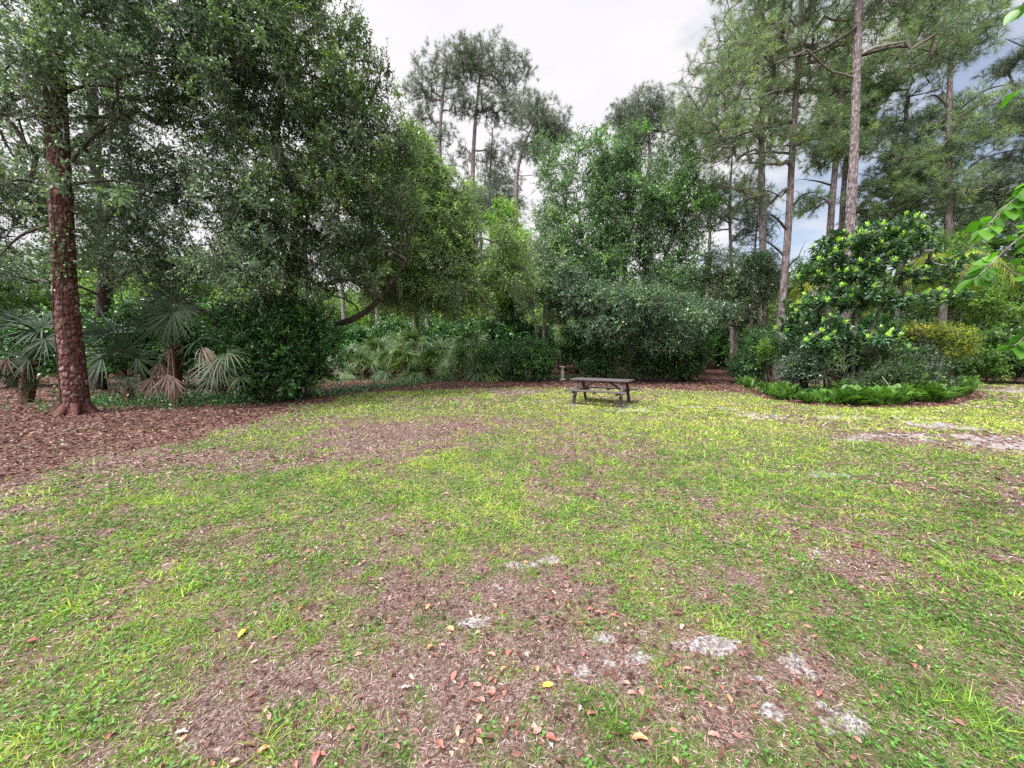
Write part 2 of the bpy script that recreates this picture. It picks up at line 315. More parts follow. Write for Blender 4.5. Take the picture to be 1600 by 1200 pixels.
# ground sheet: finer around the lawn's near edge, reaching the horizon
def ground_sheet():
    rr = np.concatenate([[0.0], np.geomspace(.8, 30, 420), np.geomspace(32, 1500, 40)]); na = 640
    th = np.concatenate([np.linspace(R(18), R(162), na), np.linspace(R(166), R(374), 44)])
    A, Rr = np.meshgrid(th, rr); x = Rr * np.cos(A); y = Rr * np.sin(A); n, m = x.shape
    far = np.clip(1 - (Rr - 60) / 60, 0, 1)
    z = gz(x, y) * far
    V = np.stack([x, y, z], -1).reshape(-1, 3)
    idx = np.arange(n * m).reshape(n, m); jn = np.roll(idx, -1, axis=1)
    q = np.stack([idx[:-1], idx[1:], jn[1:], jn[:-1]], -1).reshape(-1, 4)
    mb = MB(); mb.add(V, q)
    m_, nt, b, out = newmat('lawn_soil'); L = nt.links.new
    o = mb.build('ground', m_); tag(o, kind='structure')
    g, s, lt, yel, e = regions(x.ravel(), y.ravel())
    ca = o.data.color_attributes.new('zones', 'FLOAT_COLOR', 'POINT')
    col = np.stack([g, s, lt, yel], -1).astype(np.float32); ca.data.foreach_set('color', col.ravel())
    dk = o.data.attributes.new('shade_worn', 'FLOAT', 'POINT'); dk.data.foreach_set('value', spots(x.ravel(), y.ravel(), DARK).astype(np.float32))
    a = nd(nt, 'ShaderNodeAttribute', attribute_name='zones'); sep = nd(nt, 'ShaderNodeSeparateColor'); L(a.outputs['Color'], sep.inputs[0])
    tc = nd(nt, 'ShaderNodeTexCoord')
    def noise(sc, det=5., ro=.6):
        k = nd(nt, 'ShaderNodeTexNoise', Scale=sc, Detail=det, Roughness=ro); L(tc.outputs['Object'], k.inputs['Vector']); return k
    nf, nm, nb = noise(55.), noise(14.), noise(130., 3.)
    soil = ramp(nt, [(.3, (.04, .026, .022)), (.46, (.11, .075, .066)), (.58, (.21, .155, .14)), (.75, (.38, .31, .29))]); L(nf.outputs[0], soil.inputs[0])
    vor = nd(nt, 'ShaderNodeTexVoronoi', Scale=38.); L(tc.outputs['Object'], vor.inputs['Vector'])
    lit = ramp(nt, [(0, (.03, .014, .011)), (.4, (.08, .034, .026)), (.7, (.14, .065, .05)), (1, (.21, .13, .105))]); sc_ = nd(nt, 'ShaderNodeSeparateColor'); L(vor.outputs['Color'], sc_.inputs[0]); L(sc_.outputs[0], lit.inputs[0])
    sand = ramp(nt, [(.35, (.12, .1, .1)), (.52, (.31, .29, .3)), (.72, (.52, .5, .51))]); L(nf.outputs[0], sand.inputs[0])
    thatch = ramp(nt, [(.3, (.035, .05, .015)), (.5, (.1, .125, .04)), (.7, (.19, .2, .08))]); L(nf.outputs[0], thatch.inputs[0])
    def mix(f, c1, c2):
        k = nd(nt, 'ShaderNodeMix', data_type='RGBA'); L(f, k.inputs[0]); L(c1, k.inputs[6]); L(c2, k.inputs[7]); return k.outputs[2]
    def rng_(src, lo, hi, amp, nsrc):
        k = nd(nt, 'ShaderNodeMath', operation='MULTIPLY_ADD'); L(nsrc, k.inputs[0]); k.inputs[1].default_value = amp; L(src, k.inputs[2])
        q_ = nd(nt, 'ShaderNodeMapRange'); L(k.outputs[0], q_.inputs[0]); q_.inputs[1].default_value = lo + amp / 2; q_.inputs[2].default_value = hi + amp / 2; return q_.outputs[0]
    c = mix(rng_(sep.outputs[0], .3, .75, .5, nm.outputs[0]), soil.outputs[0], thatch.outputs[0])
    c = mix(rng_(sep.outputs[1], .3, .7, .6, nf.outputs[0]), c, sand.outputs[0])
    c = mix(rng_(sep.outputs[2], .35, .65, .5, nm.outputs[0]), c, lit.outputs[0])
    aw = nd(nt, 'ShaderNodeAttribute', attribute_name='shade_worn'); dkc = nd(nt, 'ShaderNodeRGB'); dkc.outputs[0].default_value = (.09, .065, .06, 1)
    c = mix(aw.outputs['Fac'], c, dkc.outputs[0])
    L(c, b.inputs['Base Color']); b.inputs['Roughness'].default_value = .95; b.inputs['Specular IOR Level'].default_value = .15
    bp = nd(nt, 'ShaderNodeBump', Strength=.6, Distance=.02); L(nf.outputs[0], bp.inputs['Height']); L(bp.outputs[0], b.inputs['Normal'])
    return o
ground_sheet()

# ------------------------------------------------------------------ grass, thatch and leaf litter (stuff)
def scatter(rng, n, r0, r1, half=R(64)):
    r = np.sqrt(rng.uniform(r0 ** 2, r1 ** 2, n)); a = pi / 2 + rng.uniform(-half, half, n)
    return r * np.cos(a), r * np.sin(a)
def grass():
    rng = np.random.default_rng(5); mb = MB()
    for (r0, r1, dens, bl, L0, L1, W, K) in ((1.15, 3.2, 1500, 8, .022, .055, .0036, 3), (3.2, 6.0, 950, 6, .026, .06, .0058, 3), (6, 10, 420, 4, .03, .07, .011, 2), (10, 16, 240, 4, .035, .075, .017, 2), (16, 30, 80, 3, .05, .09, .03, 2)):
        n = int(dens * (r1 * r1 - r0 * r0) * R(64)); x, y = scatter(rng, n, r0, r1)
        g, s, lt, yel, e = regions(x, y)
        keep = (rng.random(n) < sm(g, .14, .86) * 1.05 + .015) & (e < 3)
        x, y, g, yel, lt = x[keep], y[keep], g[keep], yel[keep], lt[keep]; m = len(x)
        cv = rng.normal(0, .12, m) + .5 * (vn(x * 5, y * 5, 61) - .5); big = np.exp(rng.normal(0, .25, m) + 1.1 * (vn(x * 4, y * 4, 62) - .45))
        X = np.repeat(x, bl) + rng.normal(0, .014 * (1 + r0 * .18), m * bl); Y = np.repeat(y, bl) + rng.normal(0, .014 * (1 + r0 * .18), m * bl)
        N = m * bl; a = rng.uniform(0, 2 * pi, N); el = rng.uniform(.12, 1.15, N)
        D = np.stack([np.cos(a) * np.cos(el), np.sin(a) * np.cos(el), np.sin(el)], 1)
        Nn = nz(Z[None] + rng.normal(0, .5, (N, 3)))
        P = np.stack([X, Y, gz(X, Y) - .003], 1)
        G = np.repeat(g, bl); val = np.clip(.18 + .55 * np.repeat(yel, bl) + np.repeat(cv, bl) + rng.normal(0, .13, N), 0, 1)
        Ln = rng.uniform(L0, L1, N) * (.65 + .5 * G) * np.repeat(big, bl)
        pr = [1, .85, .1] if K == 3 else [1, .35]
        ribbons(mb, P, D, Nn, Ln, W * rng.uniform(.7, 1.4, N), pr, val, droop=rng.uniform(.1, .6, N))
    m = leafmat('grass_blade', [(0, (.055, .125, .018)), (.35, (.145, .275, .034)), (.65, (.32, .46, .045)), (.88, (.5, .56, .085)), (1, (.54, .48, .22))], .5, .3, (1.3, 1.4, .6), nscale=1.5, namp=.12)
    tag(mb.build('grass', m), kind='stuff', label='patchy short green grass over the clearing', cat='grass')
def thatch():
    rng = np.random.default_rng(8); mb = MB()
    for (r0, r1, dens, L0, L1, W) in ((1.15, 3.2, 11000, .008, .034, .0028), (3.2, 6, 5200, .012, .045, .0048), (6, 10, 1900, .02, .06, .009), (10, 17, 420, .04, .09, .018), (17, 30, 110, .06, .11, .03)):
        n = int(dens * (r1 * r1 - r0 * r0) * R(64)); x, y = scatter(rng, n, r0, r1); g, s, lt, yel, e = regions(x, y)
        keep = rng.random(n) < np.clip(1.05 - .5 * g - .5 * s, .05, 1) * (1 - .6 * lt); x, y = x[keep], y[keep]; N = len(x)
        a = rng.uniform(0, 2 * pi, N); el = rng.uniform(-.05, .3, N); D = np.stack([np.cos(a), np.sin(a), el], 1)
        P = np.stack([x, y, gz(x, y) + rng.uniform(.001, .008, N)], 1)
        ribbons(mb, P, D, nz(Z[None] + rng.normal(0, .45, (N, 3))), rng.uniform(L0, L1, N), W * rng.uniform(.6, 1.6, N), [.7, 1, .4], np.clip(rng.normal(.45, .33, N), 0, 1), curl=.15)
    m = leafmat('dry_blade', [(0, (.1, .06, .05)), (.3, (.17, .095, .078)), (.6, (.27, .165, .135)), (.87, (.38, .27, .23)), (1, (.5, .41, .37))], .8, .1, (1, 1, 1), nscale=2, namp=.15)
    tag(mb.build('dry_thatch', m), kind='stuff', label='dry tan blades matted between the grass', cat='thatch')
def litter():
    rng = np.random.default_rng(9); mb = MB()
    for (r0, r1, dens, L0, L1, base) in ((1.15, 3.2, 1300, .010, .045, .28), (3.2, 6, 800, .015, .055, .25), (6, 10, 380, .03, .08, .12), (10, 17, 260, .04, .1, .06), (17, 40, 70, .06, .14, .05)):
        n = int(dens * (r1 * r1 - r0 * r0) * R(64)); x, y = scatter(rng, n, r0, r1); g, s, lt, yel, e = regions(x, y)
        pink = sm(fbm(x * 1.2, y * 1.2, 77), .45, .65) * (y < 6)
        keep = rng.random(n) < np.clip(lt * 1.1 + base * (1.2 - g) + pink * .5 * (1 - g), 0, 1) * (1 - .7 * s); x, y, lt = x[keep], y[keep], lt[keep]; N = len(x)
        a = rng.uniform(0, 2 * pi, N); D = np.stack([np.cos(a), np.sin(a), rng.normal(0, .2, N)], 1)
        P = np.stack([x, y, gz(x, y) + rng.uniform(.003, .02, N)], 1); L = rng.uniform(L0, L1, N)
        ribbons(mb, P, D, nz(Z[None] + rng.normal(0, .4, (N, 3))), L, L * rng.uniform(.25, .5, N), [.15, 1, .9, .1], np.clip(rng.normal(.45, .24, N) - .1 * lt, 0, 1), fold=.12, curl=.2)
    m = leafmat('fallen_leaf_bits', [(0, (.035, .014, .011)), (.35, (.095, .036, .027)), (.6, (.185, .078, .058)), (.85, (.31, .17, .13)), (1, (.48, .34, .28))], .65, .1, (1, 1, 1), nscale=2, namp=.12)
    tag(mb.build('leaf_litter', m), kind='stuff', label='reddish brown leaf litter under the trees and across the bare soil', cat='leaf litter')
grass(); thatch(); litter()

def clover():
    rng = np.random.default_rng(15); mb = MB()
    for (r0, r1, n, L) in ((1.2, 4, 5200, .017), (4, 9, 9000, .026)):
        x, y = scatter(rng, n, r0, r1); g, s, lt, yel, e = regions(x, y); k = rng.random(n) < sm(g, .45, .9); x, y = x[k], y[k]
        for j in range(3):
            N = len(x); a = rng.uniform(0, 2 * pi, N); P = np.stack([x, y, gz(x, y) + .015], 1)
            diamonds(mb, P, np.stack([np.cos(a), np.sin(a), .25 + 0 * a], 1), Z + rng.normal(0, .25, (N, 3)), L, L * .8, np.clip(rng.normal(.5, .25, N), 0, 1))
    tag(mb.build('lawn_weeds', leafmat('weed_leaf', [(0, (.05, .14, .03)), (1, (.16, .36, .06))], .45, .25), ), kind='stuff', label='broad leaved weeds among the grass', cat='weeds')
clover()

# single fallen leaves one can pick out
def fallen_leaves():
    rng = np.random.default_rng(21); protos = []
    cols = {'red': (.34, .12, .09), 'pink': (.4, .2, .165), 'tan': (.42, .29, .2), 'yellow': (.75, .52, .05), 'brown': (.17, .08, .05), 'orange': (.5, .25, .13), 'grey': (.34, .29, .27)}
    mats = {k: simple('fallen_leaf_' + k, c, .55, .35, 60., .3) for k, c in cols.items()}
    def leaf(col, seed):
        r = np.random.default_rng(seed); mb = MB(); K = 9; L, W = .06, .03; V = []
        for k in range(K):
            s = k / (K - 1); w = W * (sin(pi * s ** .8) ** .7) * (1 + .12 * r.normal()); zc = .004 * sin(pi * s) * r.uniform(.3, 1.6)
            for c in (-1, -.5, 0, .5, 1): V.append([L * (s - .5), w * c / 2 * 1.0 + .004 * sin(3 * s + seed), zc + abs(c) ** 1.6 * w * (.12 + .15 * r.random()) + .003])
        q = [[k * 5 + c, k * 5 + c + 1, (k + 1) * 5 + c + 1, (k + 1) * 5 + c] for k in range(K - 1) for c in range(4)]
        mb.add(V, q); tube(mb, smooth_path([[-L / 2 - .018, 0, .006], [-L / 2, 0, .006], [0, 0, .012]], 5), [.0007, .0009, .0004], 4)
        return mb.build('fallen_leaf', mats[col])
    known = [(378, 993, 'yellow', 1.0, 'yellow fallen leaf on the grass at the lower left'), (856, 1077, 'yellow', .85, 'yellow fallen leaf below the bare sandy patch'), (1000, 1163, 'orange', 1.1, 'large orange curled leaf at the bottom edge of the lawn, right of centre'),
             (1065, 985, 'grey', .8, None), (170, 1152, 'red', .8, None), (52, 1000, 'red', .9, 'small red leaf alone in the grass at the far lower left')]
    names = {'red': 'red brown', 'pink': 'pinkish', 'tan': 'pale tan', 'yellow': 'yellow', 'brown': 'dark brown', 'orange': 'orange brown', 'grey': 'greyish'}
    first = {}
    def put(px, py, col, sc, lab):
        p = gnd(px, py); loc = (p[0], p[1], float(gz(*p)) + .012)
        if col not in first: o = first[col] = leaf(col, 30 + len(first)); tag(o, cat='fallen leaf')
        else: o = first[col].copy(); C.objects.link(o)
        o.location = loc; o.rotation_euler = (rng.normal(0, .16), rng.normal(0, .16), rng.uniform(0, 6.28)); o.scale = (sc,) * 3
        if lab:
            o['label'] = lab
            if 'group' in o: del o['group']
        else: o['label'] = names[col] + ' curled fallen leaf lying in the foreground grass'; o['group'] = 'fallen %s leaves scattered in the foreground' % names[col]
    for k in known: put(*k)
    i = 0
    px, py = 700, 1000
    while i < 150:
        if rng.random() < .55: px, py = np.clip(px + rng.normal(0, 26), 10, 1590), np.clip(py + rng.normal(0, 16), 820, 1195)
        else: px, py = rng.uniform(10, 1590), rng.uniform(820, 1195)
        p = gnd(px, py); g, s, lt, yel, e = regions(np.array([p[0]]), np.array([p[1]]))
        if rng.random() > 1.15 - g[0] - .6 * s[0]: continue
        if rng.random() > (.35 + .65 * math.exp(-((px - 750) / 420) ** 2)): continue
        put(px, py, rng.choice(['red', 'pink', 'tan', 'brown', 'orange', 'grey'], p=[.3, .25, .15, .12, .1, .08]), rng.uniform(.38, .85), None); i += 1
fallen_leaves()

# ------------------------------------------------------------------ tree growth
def grow(rng, trunks, pts, step=.5, zpen=.8, r0=.008, pw=.46, arch=.08, jit=.05):
    P = []; par = []; istr = []; trr = []
    for path, rad, zmin in trunks:
        prev = -1
        for k, p in enumerate(path):
            P.append(p); par.append(prev); istr.append(1 if p[2] >= zmin else 2); trr.append(rad[k]); prev = len(P) - 1
    T = np.array(P); ok = np.array(istr) == 1
    d0 = np.min(np.linalg.norm(T[ok][None] - pts[:, None], axis=2), axis=1); order = np.argsort(d0)
    cap = len(P) + int(sum(np.ceil(d0 / step) + 2)) + 10
    A = np.zeros((cap, 3)); A[:len(P)] = T; okA = np.zeros(cap, bool); okA[:len(P)] = ok; n = len(P); par += [0] * (cap - n); tips = np.zeros(len(pts), int); tdir = np.zeros((len(pts), 3))
    for i in order:
        p = pts[i]; v = A[:n] - p; d = np.linalg.norm(v, axis=1); cost = d * (1 + zpen * np.clip(v[:, 2] / (d + 1e-6), 0, 1)); cost[~okA[:n]] = 1e9
        j = int(np.argmin(cost)); D = d[j]; k = max(1, int(math.ceil(D / step))); prev = j; off = rng.normal(0, jit * D, 3)
        for s in range(1, k + 1):
            t = s / k; q = A[j] * (1 - t) + p * t + Z * arch * D * sin(pi * t) + off * sin(pi * t) + (rng.normal(0, .03, 3) if s < k else 0)
            if n >= cap: break
            A[n] = q; okA[n] = True; par[n] = prev; prev = n; n += 1
        tips[i] = prev; w = A[prev] - A[par[prev]]; tdir[i] = w / (np.linalg.norm(w) + 1e-6)
    cnt = np.zeros(n)
    for t in tips: cnt[t] += 1
    nt = len(P)
    for i in range(n - 1, nt - 1, -1): cnt[par[i]] += cnt[i]
    rad = r0 * np.maximum(cnt, 1) ** pw; rad[:nt] = trr
    idx = np.arange(nt, n); pa = np.array(par[nt:n])
    ra = np.minimum(rad[pa], rad[idx] * 1.2); return A[pa], A[idx], ra, rad[idx], A[tips], tdir

def blob_pts(rng, blobs, n, shell=.45, flat=0):
    w = np.array([b[1][0] * b[1][1] * b[1][2] for b in blobs]) ** .8; w /= w.sum(); k = rng.choice(len(blobs), n, p=w)
    c = np.array([b[0] for b in blobs])[k]; r = np.array([b[1] for b in blobs])[k]
    return c + rdir(rng, n) * (rng.random(n) ** shell)[:, None] * r
def blob(px, py, rpx, Y, ry=None, asp=1.0):
    c = at(px, py, Y); r = rpx / F * Y; return (c, (r, ry if ry else r, r * asp))

def leaves(mb, rng, Cc, Dd, nt, nl, tl, L, W, out=.7, up=.25, spread=.9, hang=0., twigs=None, vmid=.45, cvar=.22, lvar=.17, tuft=.1):
    n = len(Cc); c = np.repeat(Cc, nt, 0) + rng.normal(0, tuft, (n * nt, 3)); T = nz(np.repeat(Dd, nt, 0) * out + rdir(rng, n * nt) * spread + Z * up)
    cv = np.repeat(np.clip(rng.normal(vmid, cvar, n), 0, 1), nt)
    ln = tl * rng.uniform(.6, 1.3, n * nt)
    if twigs is not None: segs(twigs, c, c + T * ln[:, None] * .9 - Z * hang * .8, .004, .0025, 3)
    s = np.tile((np.arange(nl) + .6) / nl, n * nt); TT = np.repeat(T, nl, 0); LL = np.repeat(ln, nl)
    P = np.repeat(c, nl, 0) + TT * (LL * s)[:, None] - Z * (hang * s ** 2)[:, None]
    N = len(P); D = nz(TT * .55 + rdir(rng, N) * .85 + Z * .05); Nn = nz(Z * .9 + rng.normal(0, .55, (N, 3)) + TT * .3)
    sz = rng.uniform(.7, 1.25, N) * np.repeat(np.exp(rng.normal(0, .22, n)), nt * nl); diamonds(mb, P, D, Nn, L * sz, W * sz, np.clip(np.repeat(cv, nl) + rng.normal(0, lvar, N), 0, 1), droop=.12)
def needles(mb, rng, Cc, Dd, nt, nn, L=.24, W=.011, spread=.35, tl=.35, vmid=.5, twigs=None):
    n = len(Cc); T = nz(np.repeat(Dd, nt, 0) * .5 + rdir(rng, n * nt) * .8 + Z * .35); c0 = np.repeat(Cc, nt, 0); c = c0 + T * (tl * rng.uniform(.2, 1.2, n * nt))[:, None]
    if twigs is not None: segs(twigs, c0, c + T * .08, .008, .004, 3)
    cv = np.repeat(np.clip(rng.normal(vmid, .16, n), 0, 1), nt * nn)
    TT = np.repeat(T, nn, 0); N = len(TT); D = nz(TT * rng.uniform(.2, 1.1, N)[:, None] + rdir(rng, N) * .75)
    P = np.repeat(c, nn, 0) + TT * rng.uniform(-.1, .08, N)[:, None]
    ribbons(mb, P, D, rdir(rng, N), L * rng.uniform(.7, 1.2, N), W, [1, .3], np.clip(cv + rng.normal(0, .12, N), 0, 1), droop=.12)

def trunk_nodes(path, rad, zmin, n=24):
    p = smooth_path(path, n); r = np.interp(np.linspace(0, 1, n), np.linspace(0, 1, len(rad)), rad); return (p, r, zmin)

def tree(name, seed, trunks, blobs, n, mat, bark, label, cat='tree', group=None, lf=(9, 11, .38, .075, .036), step=.5, zpen=.8, r0=.008, hang=0., extra=None, sides=14, plates=0, rough=.12, moss=0, shell=.45, arch=.08, vmid=.45, up=.25, drop=None, twig=True, rings=40, gap=.36, gs=.8):
    """trunks: list of (points, radii, zmin for limbs); crown: blobs of clusters"""
    rng = np.random.default_rng(seed); base = np.array(trunks[0][0][0], float)
    root = empty(name, base, label, cat, group)
    tb = MB()
    for k, (pts, rad, zm) in enumerate(trunks): tube(tb, smooth_path(pts, rings), rad, sides, rough=rough, seed=seed + k, plates=plates)
    pts = blob_pts(rng, blobs, n, shell)
    if drop is not None: pts = pts[drop(pts, rng)]
    pts = pts[pts[:, 2] > .25]
    if gap: pts = pts[vn(pts[:, 0] * gs + seed, pts[:, 2] * gs + pts[:, 1] * .5, 55) * .65 + vn(pts[:, 0] * gs * 2.3, pts[:, 2] * gs * 2.3 + pts[:, 1], 56) * .35 > gap]
    A, B, ra, rb, tips, td = grow(rng, [trunk_nodes(*t) for t in trunks], pts, step, zpen, r0, arch=arch)
    big = rb > .03; bb = MB(); segs(bb, A[big], B[big], ra[big], rb[big], 8); segs(bb, A[~big], B[~big], ra[~big], rb[~big], 4)
    cb = MB(); tw = bb if twig else None
    if lf[0] == 'needle': needles(cb, rng, tips, td, lf[1], lf[2], lf[3], lf[4], twigs=tw, vmid=vmid, tl=lf[5] if len(lf) > 5 else .35)
    else: leaves(cb, rng, tips, td, lf[0], lf[1], lf[2], lf[3], lf[4], hang=hang, twigs=tw, vmid=vmid, up=up)
    tb.build('trunk', M[bark], root, base); bb.build('branches', M['bark_twig'] if bark == 'bark_oak' else M[bark], root, base); cb.build('crown', M[mat], root, base)
    if moss:
        mm = MB(); q = tips[rng.choice(len(tips), moss)] ; N = moss * 14; P = np.repeat(q, 14, 0) + rng.normal(0, .09, (N, 3)); D = nz(rng.normal(0, .18, (N, 3)) - Z)
        ribbons(mm, P, D, rdir(rng, N), rng.uniform(.25, .8, N), .012, [1, .8, .2], rng.random(N), curl=.1); mm.build('hanging_moss', M['moss'], root, base)
    if extra: extra(root, base, rng, tips, td)
    return root

def g3(px, py): p = gnd(px, py); return np.array([p[0], p[1], float(gz(*p)) - .05])
def pg(px, Y):                        # ground point in the column px at distance Y
    x = (px - 800) / F * Y; x *= 1.0; return np.array([x, Y, float(gz(x, Y)) - .05])

# --- the near slash pine at the left
def near_pine():
    rng = np.random.default_rng(3); b = g3(120, 646); Y = b[1]
    root = empty('pine_tree', b, 'tall pine with thick reddish plated bark at the left edge of the lawn', 'tree')
    path = smooth_path([b - Z * .1, at(113, 560, Y), at(103, 470, Y), at(96, 330, Y), at(90, 200, Y), at(84, 60, Y), at(75, -150, Y), at(60, -420, Y)], 300)
    rad = np.interp(np.linspace(0, 1, 300), [0, .015, .04, .09, .2, .4, .7, 1], [.36, .285, .255, .24, .225, .205, .18, .1])
    tb = MB(); tube(tb, path, rad, 110, rough=.05, plates=.022, seed=4)
    # root flare
    for a in (-2.6, -1.7, -.8, .2, 1.2):
        d = np.array([cos(a), sin(a), 0]); tube(tb, smooth_path([b + d * .18 + Z * .3, b + d * .32 + Z * .1, b + d * .5 + Z * -.03], 10), [.1, .08, .03], 12, rough=.2, seed=int(a * 10) + 40, val=.45)
    tb.build('trunk', M['bark_pine_red'], root, b)
    bb = MB(); top = at(60, -420, Y)
    pts = blob_pts(rng, [(at(60, -300, Y), (3.2, 3.2, 2.6)), (at(90, -120, Y), (2.6, 2.4, .9))], 240, .5)
    A, B, ra, rb, tips, td = grow(rng, [(path[::6], rad[::6], 9.)], pts, .6, .3, .012)
    segs(bb, A, B, ra, rb, 6); nb = MB(); needles(nb, rng, tips, td, 5, 26, .24, .008, twigs=bb)
    # dead stubs and bare low limbs
    for (px, py, qx, qy, dy) in ((92, 225, -40, 60, -.5), (92, 160, -60, 250, .6), (98, 300, 10, 285, -.6), (100, 270, 190, 180, -.4), (95, 290, 260, 300, .5), (98, 345, 0, 400, .4), (90, 150, 200, 140, .8)):
        a_ = at(px, py, Y); c_ = at(qx, qy, Y + dy); m_ = (a_ + c_) / 2 + Z * .12 + rng.normal(0, .08, 3); tube(bb, smooth_path([a_, m_, c_], 12), [.05, .03, .008], 7, rough=.2, seed=int(px))
        for k in range(5):
            s = a_ + (c_ - a_) * rng.uniform(.3, 1); e = s + rdir(rng, 1)[0] * .7; tube(bb, smooth_path([s, (s + e) / 2 - Z * .05, e], 5), [.012, .003], 4)
    bb.build('branches', M['bark_oak'], root, b); nb.build('crown', M['needle'], root, b)
    # climbing vine
    v = empty('climbing_vine', path[60] * [1, 1, 0] + Z * .05, 'leafy vine climbing the reddish bark of the left pine', 'vine'); v.location = b
    lb = MB(); st = MB(); z0 = 0
    for k in range(4):
        ph = rng.uniform(3.4, 5.8); zz = np.linspace(.1, 8.5, 60); pth = []
        for z in zz:
            i = int(np.argmin(abs(path[:, 2] - z - b[2]))); a = ph + .5 * sin(z * 1.1 + k); pth.append(path[i] + np.array([cos(a), sin(a), 0]) * (rad[i] + .015))
        pth = np.array(pth); tube(st, pth, [.014, .006], 5)
    n = 7500; i = rng.integers(0, 300, n); zz = path[i, 2]; keep = rng.random(n) < (sm(zz, 3.1, 3.6) * (1 - sm(zz, 4.3, 5.)) * .7 + sm(zz, 6., 7.5)) * .9 + .012; i = i[keep]; n = len(i); a = rng.uniform(2.6, 6.8, n)
    o_ = np.stack([np.cos(a), np.sin(a), 0 * a], 1); P = path[i] + o_ * (rad[i] + rng.exponential(.12, n))[:, None]
    diamonds(lb, P, nz(o_ + rdir(rng, n) * .8 - Z * .4), nz(o_ + Z * .6 + rdir(rng, n) * .5), .075, .055, np.clip(rng.normal(.45, .2, n), 0, 1))
    st.build('stem', M['bark_oak'], v, b); lb.build('foliage', M['midgreen'], v, b)
near_pine()

# --- the big oaks on the left
def thin(frac_fn):
    return lambda p, rng: rng.random(len(p)) < frac_fn(p)
bB = pg(150, 16.)
tree('oak_tree', 11, [([bB, at(165, 420, 15), at(150, 250, 13.6), at(140, 50, 13)], [.28, .22, .16, .07], 2.2)],
     [blob(75, 175, 50, 9.0, .4), blob(95, 255, 38, 8.9, .3), blob(60, 60, 50, 8.9, .4), blob(20, 150, 50, 9.3, .8), blob(100, 10, 80, 8.9, 1.0), blob(50, 90, 45, 8.8, .8), blob(150, 60, 60, 8.9, .8), blob(60, -30, 120, 11.5, 2.), blob(200, 200, 75, 11.5, 1.2), blob(130, 150, 60, 12, 1.2), blob(250, 290, 70, 11.5, 1.2), blob(220, 380, 80, 11.5, 1.2, .6), blob(200, 20, 130, 11, 2.), blob(330, 60, 120, 11, 2.), blob(270, 180, 110, 11.5, 2.), blob(170, 310, 110, 11.5, 2., .7), blob(40, 330, 90, 12, 2., .7), blob(330, 330, 100, 10.5, 2., .8), blob(370, 420, 70, 10.5, 1.2, .6), blob(20, 240, 60, 12, 1.5), blob(-60, 200, 100, 11, 2.), blob(130, 420, 90, 12.5, 1.2, .4), blob(-20, 420, 90, 13, 1.2, .5), blob(270, 420, 90, 12, 1.3, .45)],
     1900, 'oak_grey', 'bark_oak', 'dark grey green oak spreading over the palmettos beside the left pine', lf=(9, 11, .46, .08, .042), moss=130, hang=.1, gap=.38)
bA = pg(455, 14.5)
tree('oak_tree', 12, [([bA, at(450, 480, 14.5), at(470, 330, 14.2), at(430, 210, 14), at(470, 60, 13.5)], [.34, .27, .22, .15, .06], 2.4), ([at(470, 505, 14.5), at(520, 508, 14.2), at(580, 480, 13.8), at(640, 400, 13.5)], [.15, .13, .09, .04], 2.), ([at(448, 475, 14.5), at(410, 475, 14.), at(330, 490, 13.4), at(260, 450, 13)], [.18, .15, .1, .04], 2.), ([at(460, 340, 14.3), at(540, 250, 14), at(590, 130, 13.5)], [.14, .1, .04], 3)],
     [blob(480, 95, 105, 13, 2.2), blob(565, 170, 68, 13.5, 2.), blob(400, 20, 110, 12.5, 2.), blob(420, 220, 115, 12.5, 2.2), blob(550, 260, 100, 13, 2.), blob(470, 330, 120, 12.5, 2.), blob(590, 340, 70, 13.5, 1.5), blob(400, 410, 80, 12, 1.5, .7), blob(540, 420, 85, 13, 1.5, .6), blob(600, 105, 26, 13.5, .6), blob(535, 48, 30, 13.5, .6), blob(455, 10, 40, 13.3, .6), blob(620, 230, 30, 14, .8)],
     1750, 'oak', 'bark_oak', 'large dark oak with a crooked low limb reaching over the big round bush', lf=(9, 11, .46, .085, .044), moss=110, hang=.06, step=.55, gap=.4)
bP = pg(650, 24)
tree('oak_tree', 13, [([bP, at(650, 480, 22), at(650, 380, 19.5), at(660, 250, 18)], [.22, .17, .12, .04], 2.5), ([at(625, 460, 21.5), at(680, 430, 19.5), at(740, 370, 18)], [.12, .09, .03], 2.5)],
     [blob(780, 380, 45, 17.5, 1.6), blob(600, 300, 50, 16.5, 1.5), blob(560, 380, 50, 15.8, 1.2), blob(640, 250, 40, 17.5, 1.5), blob(800, 430, 40, 18, 1.6, .8), blob(640, 290, 60, 18, 2), blob(700, 330, 60, 18, 2), blob(660, 390, 85, 17.5, 2, .8), blob(740, 400, 55, 18, 2), blob(590, 420, 60, 17, 2, .7), blob(720, 455, 60, 17.5, 2, .5), blob(640, 460, 70, 17, 1.6, .4), blob(650, 225, 30, 18, 1), blob(775, 440, 30, 18, 1)],
     2100, 'pale', 'bark_grey', 'pale yellow green oak with drooping moss hung twigs left of centre', lf=(9, 11, .5, .088, .044), moss=260, hang=.25, up=-.1)
bL = pg(800, 25)
tree('young_tree', 14, [([bL, at(800, 470, 25), at(795, 360, 25)], [.16, .12, .04], 2.5)], [blob(790, 350, 25, 25, 1.5, 1.4), blob(800, 400, 42, 25, 2), blob(780, 450, 50, 25, 2), blob(835, 440, 35, 24.5, 2)],
     650, 'lime', 'bark_grey', 'lime green young tree between the pale oak and the tall central tree', lf=(9, 11, .5, .12, .06))

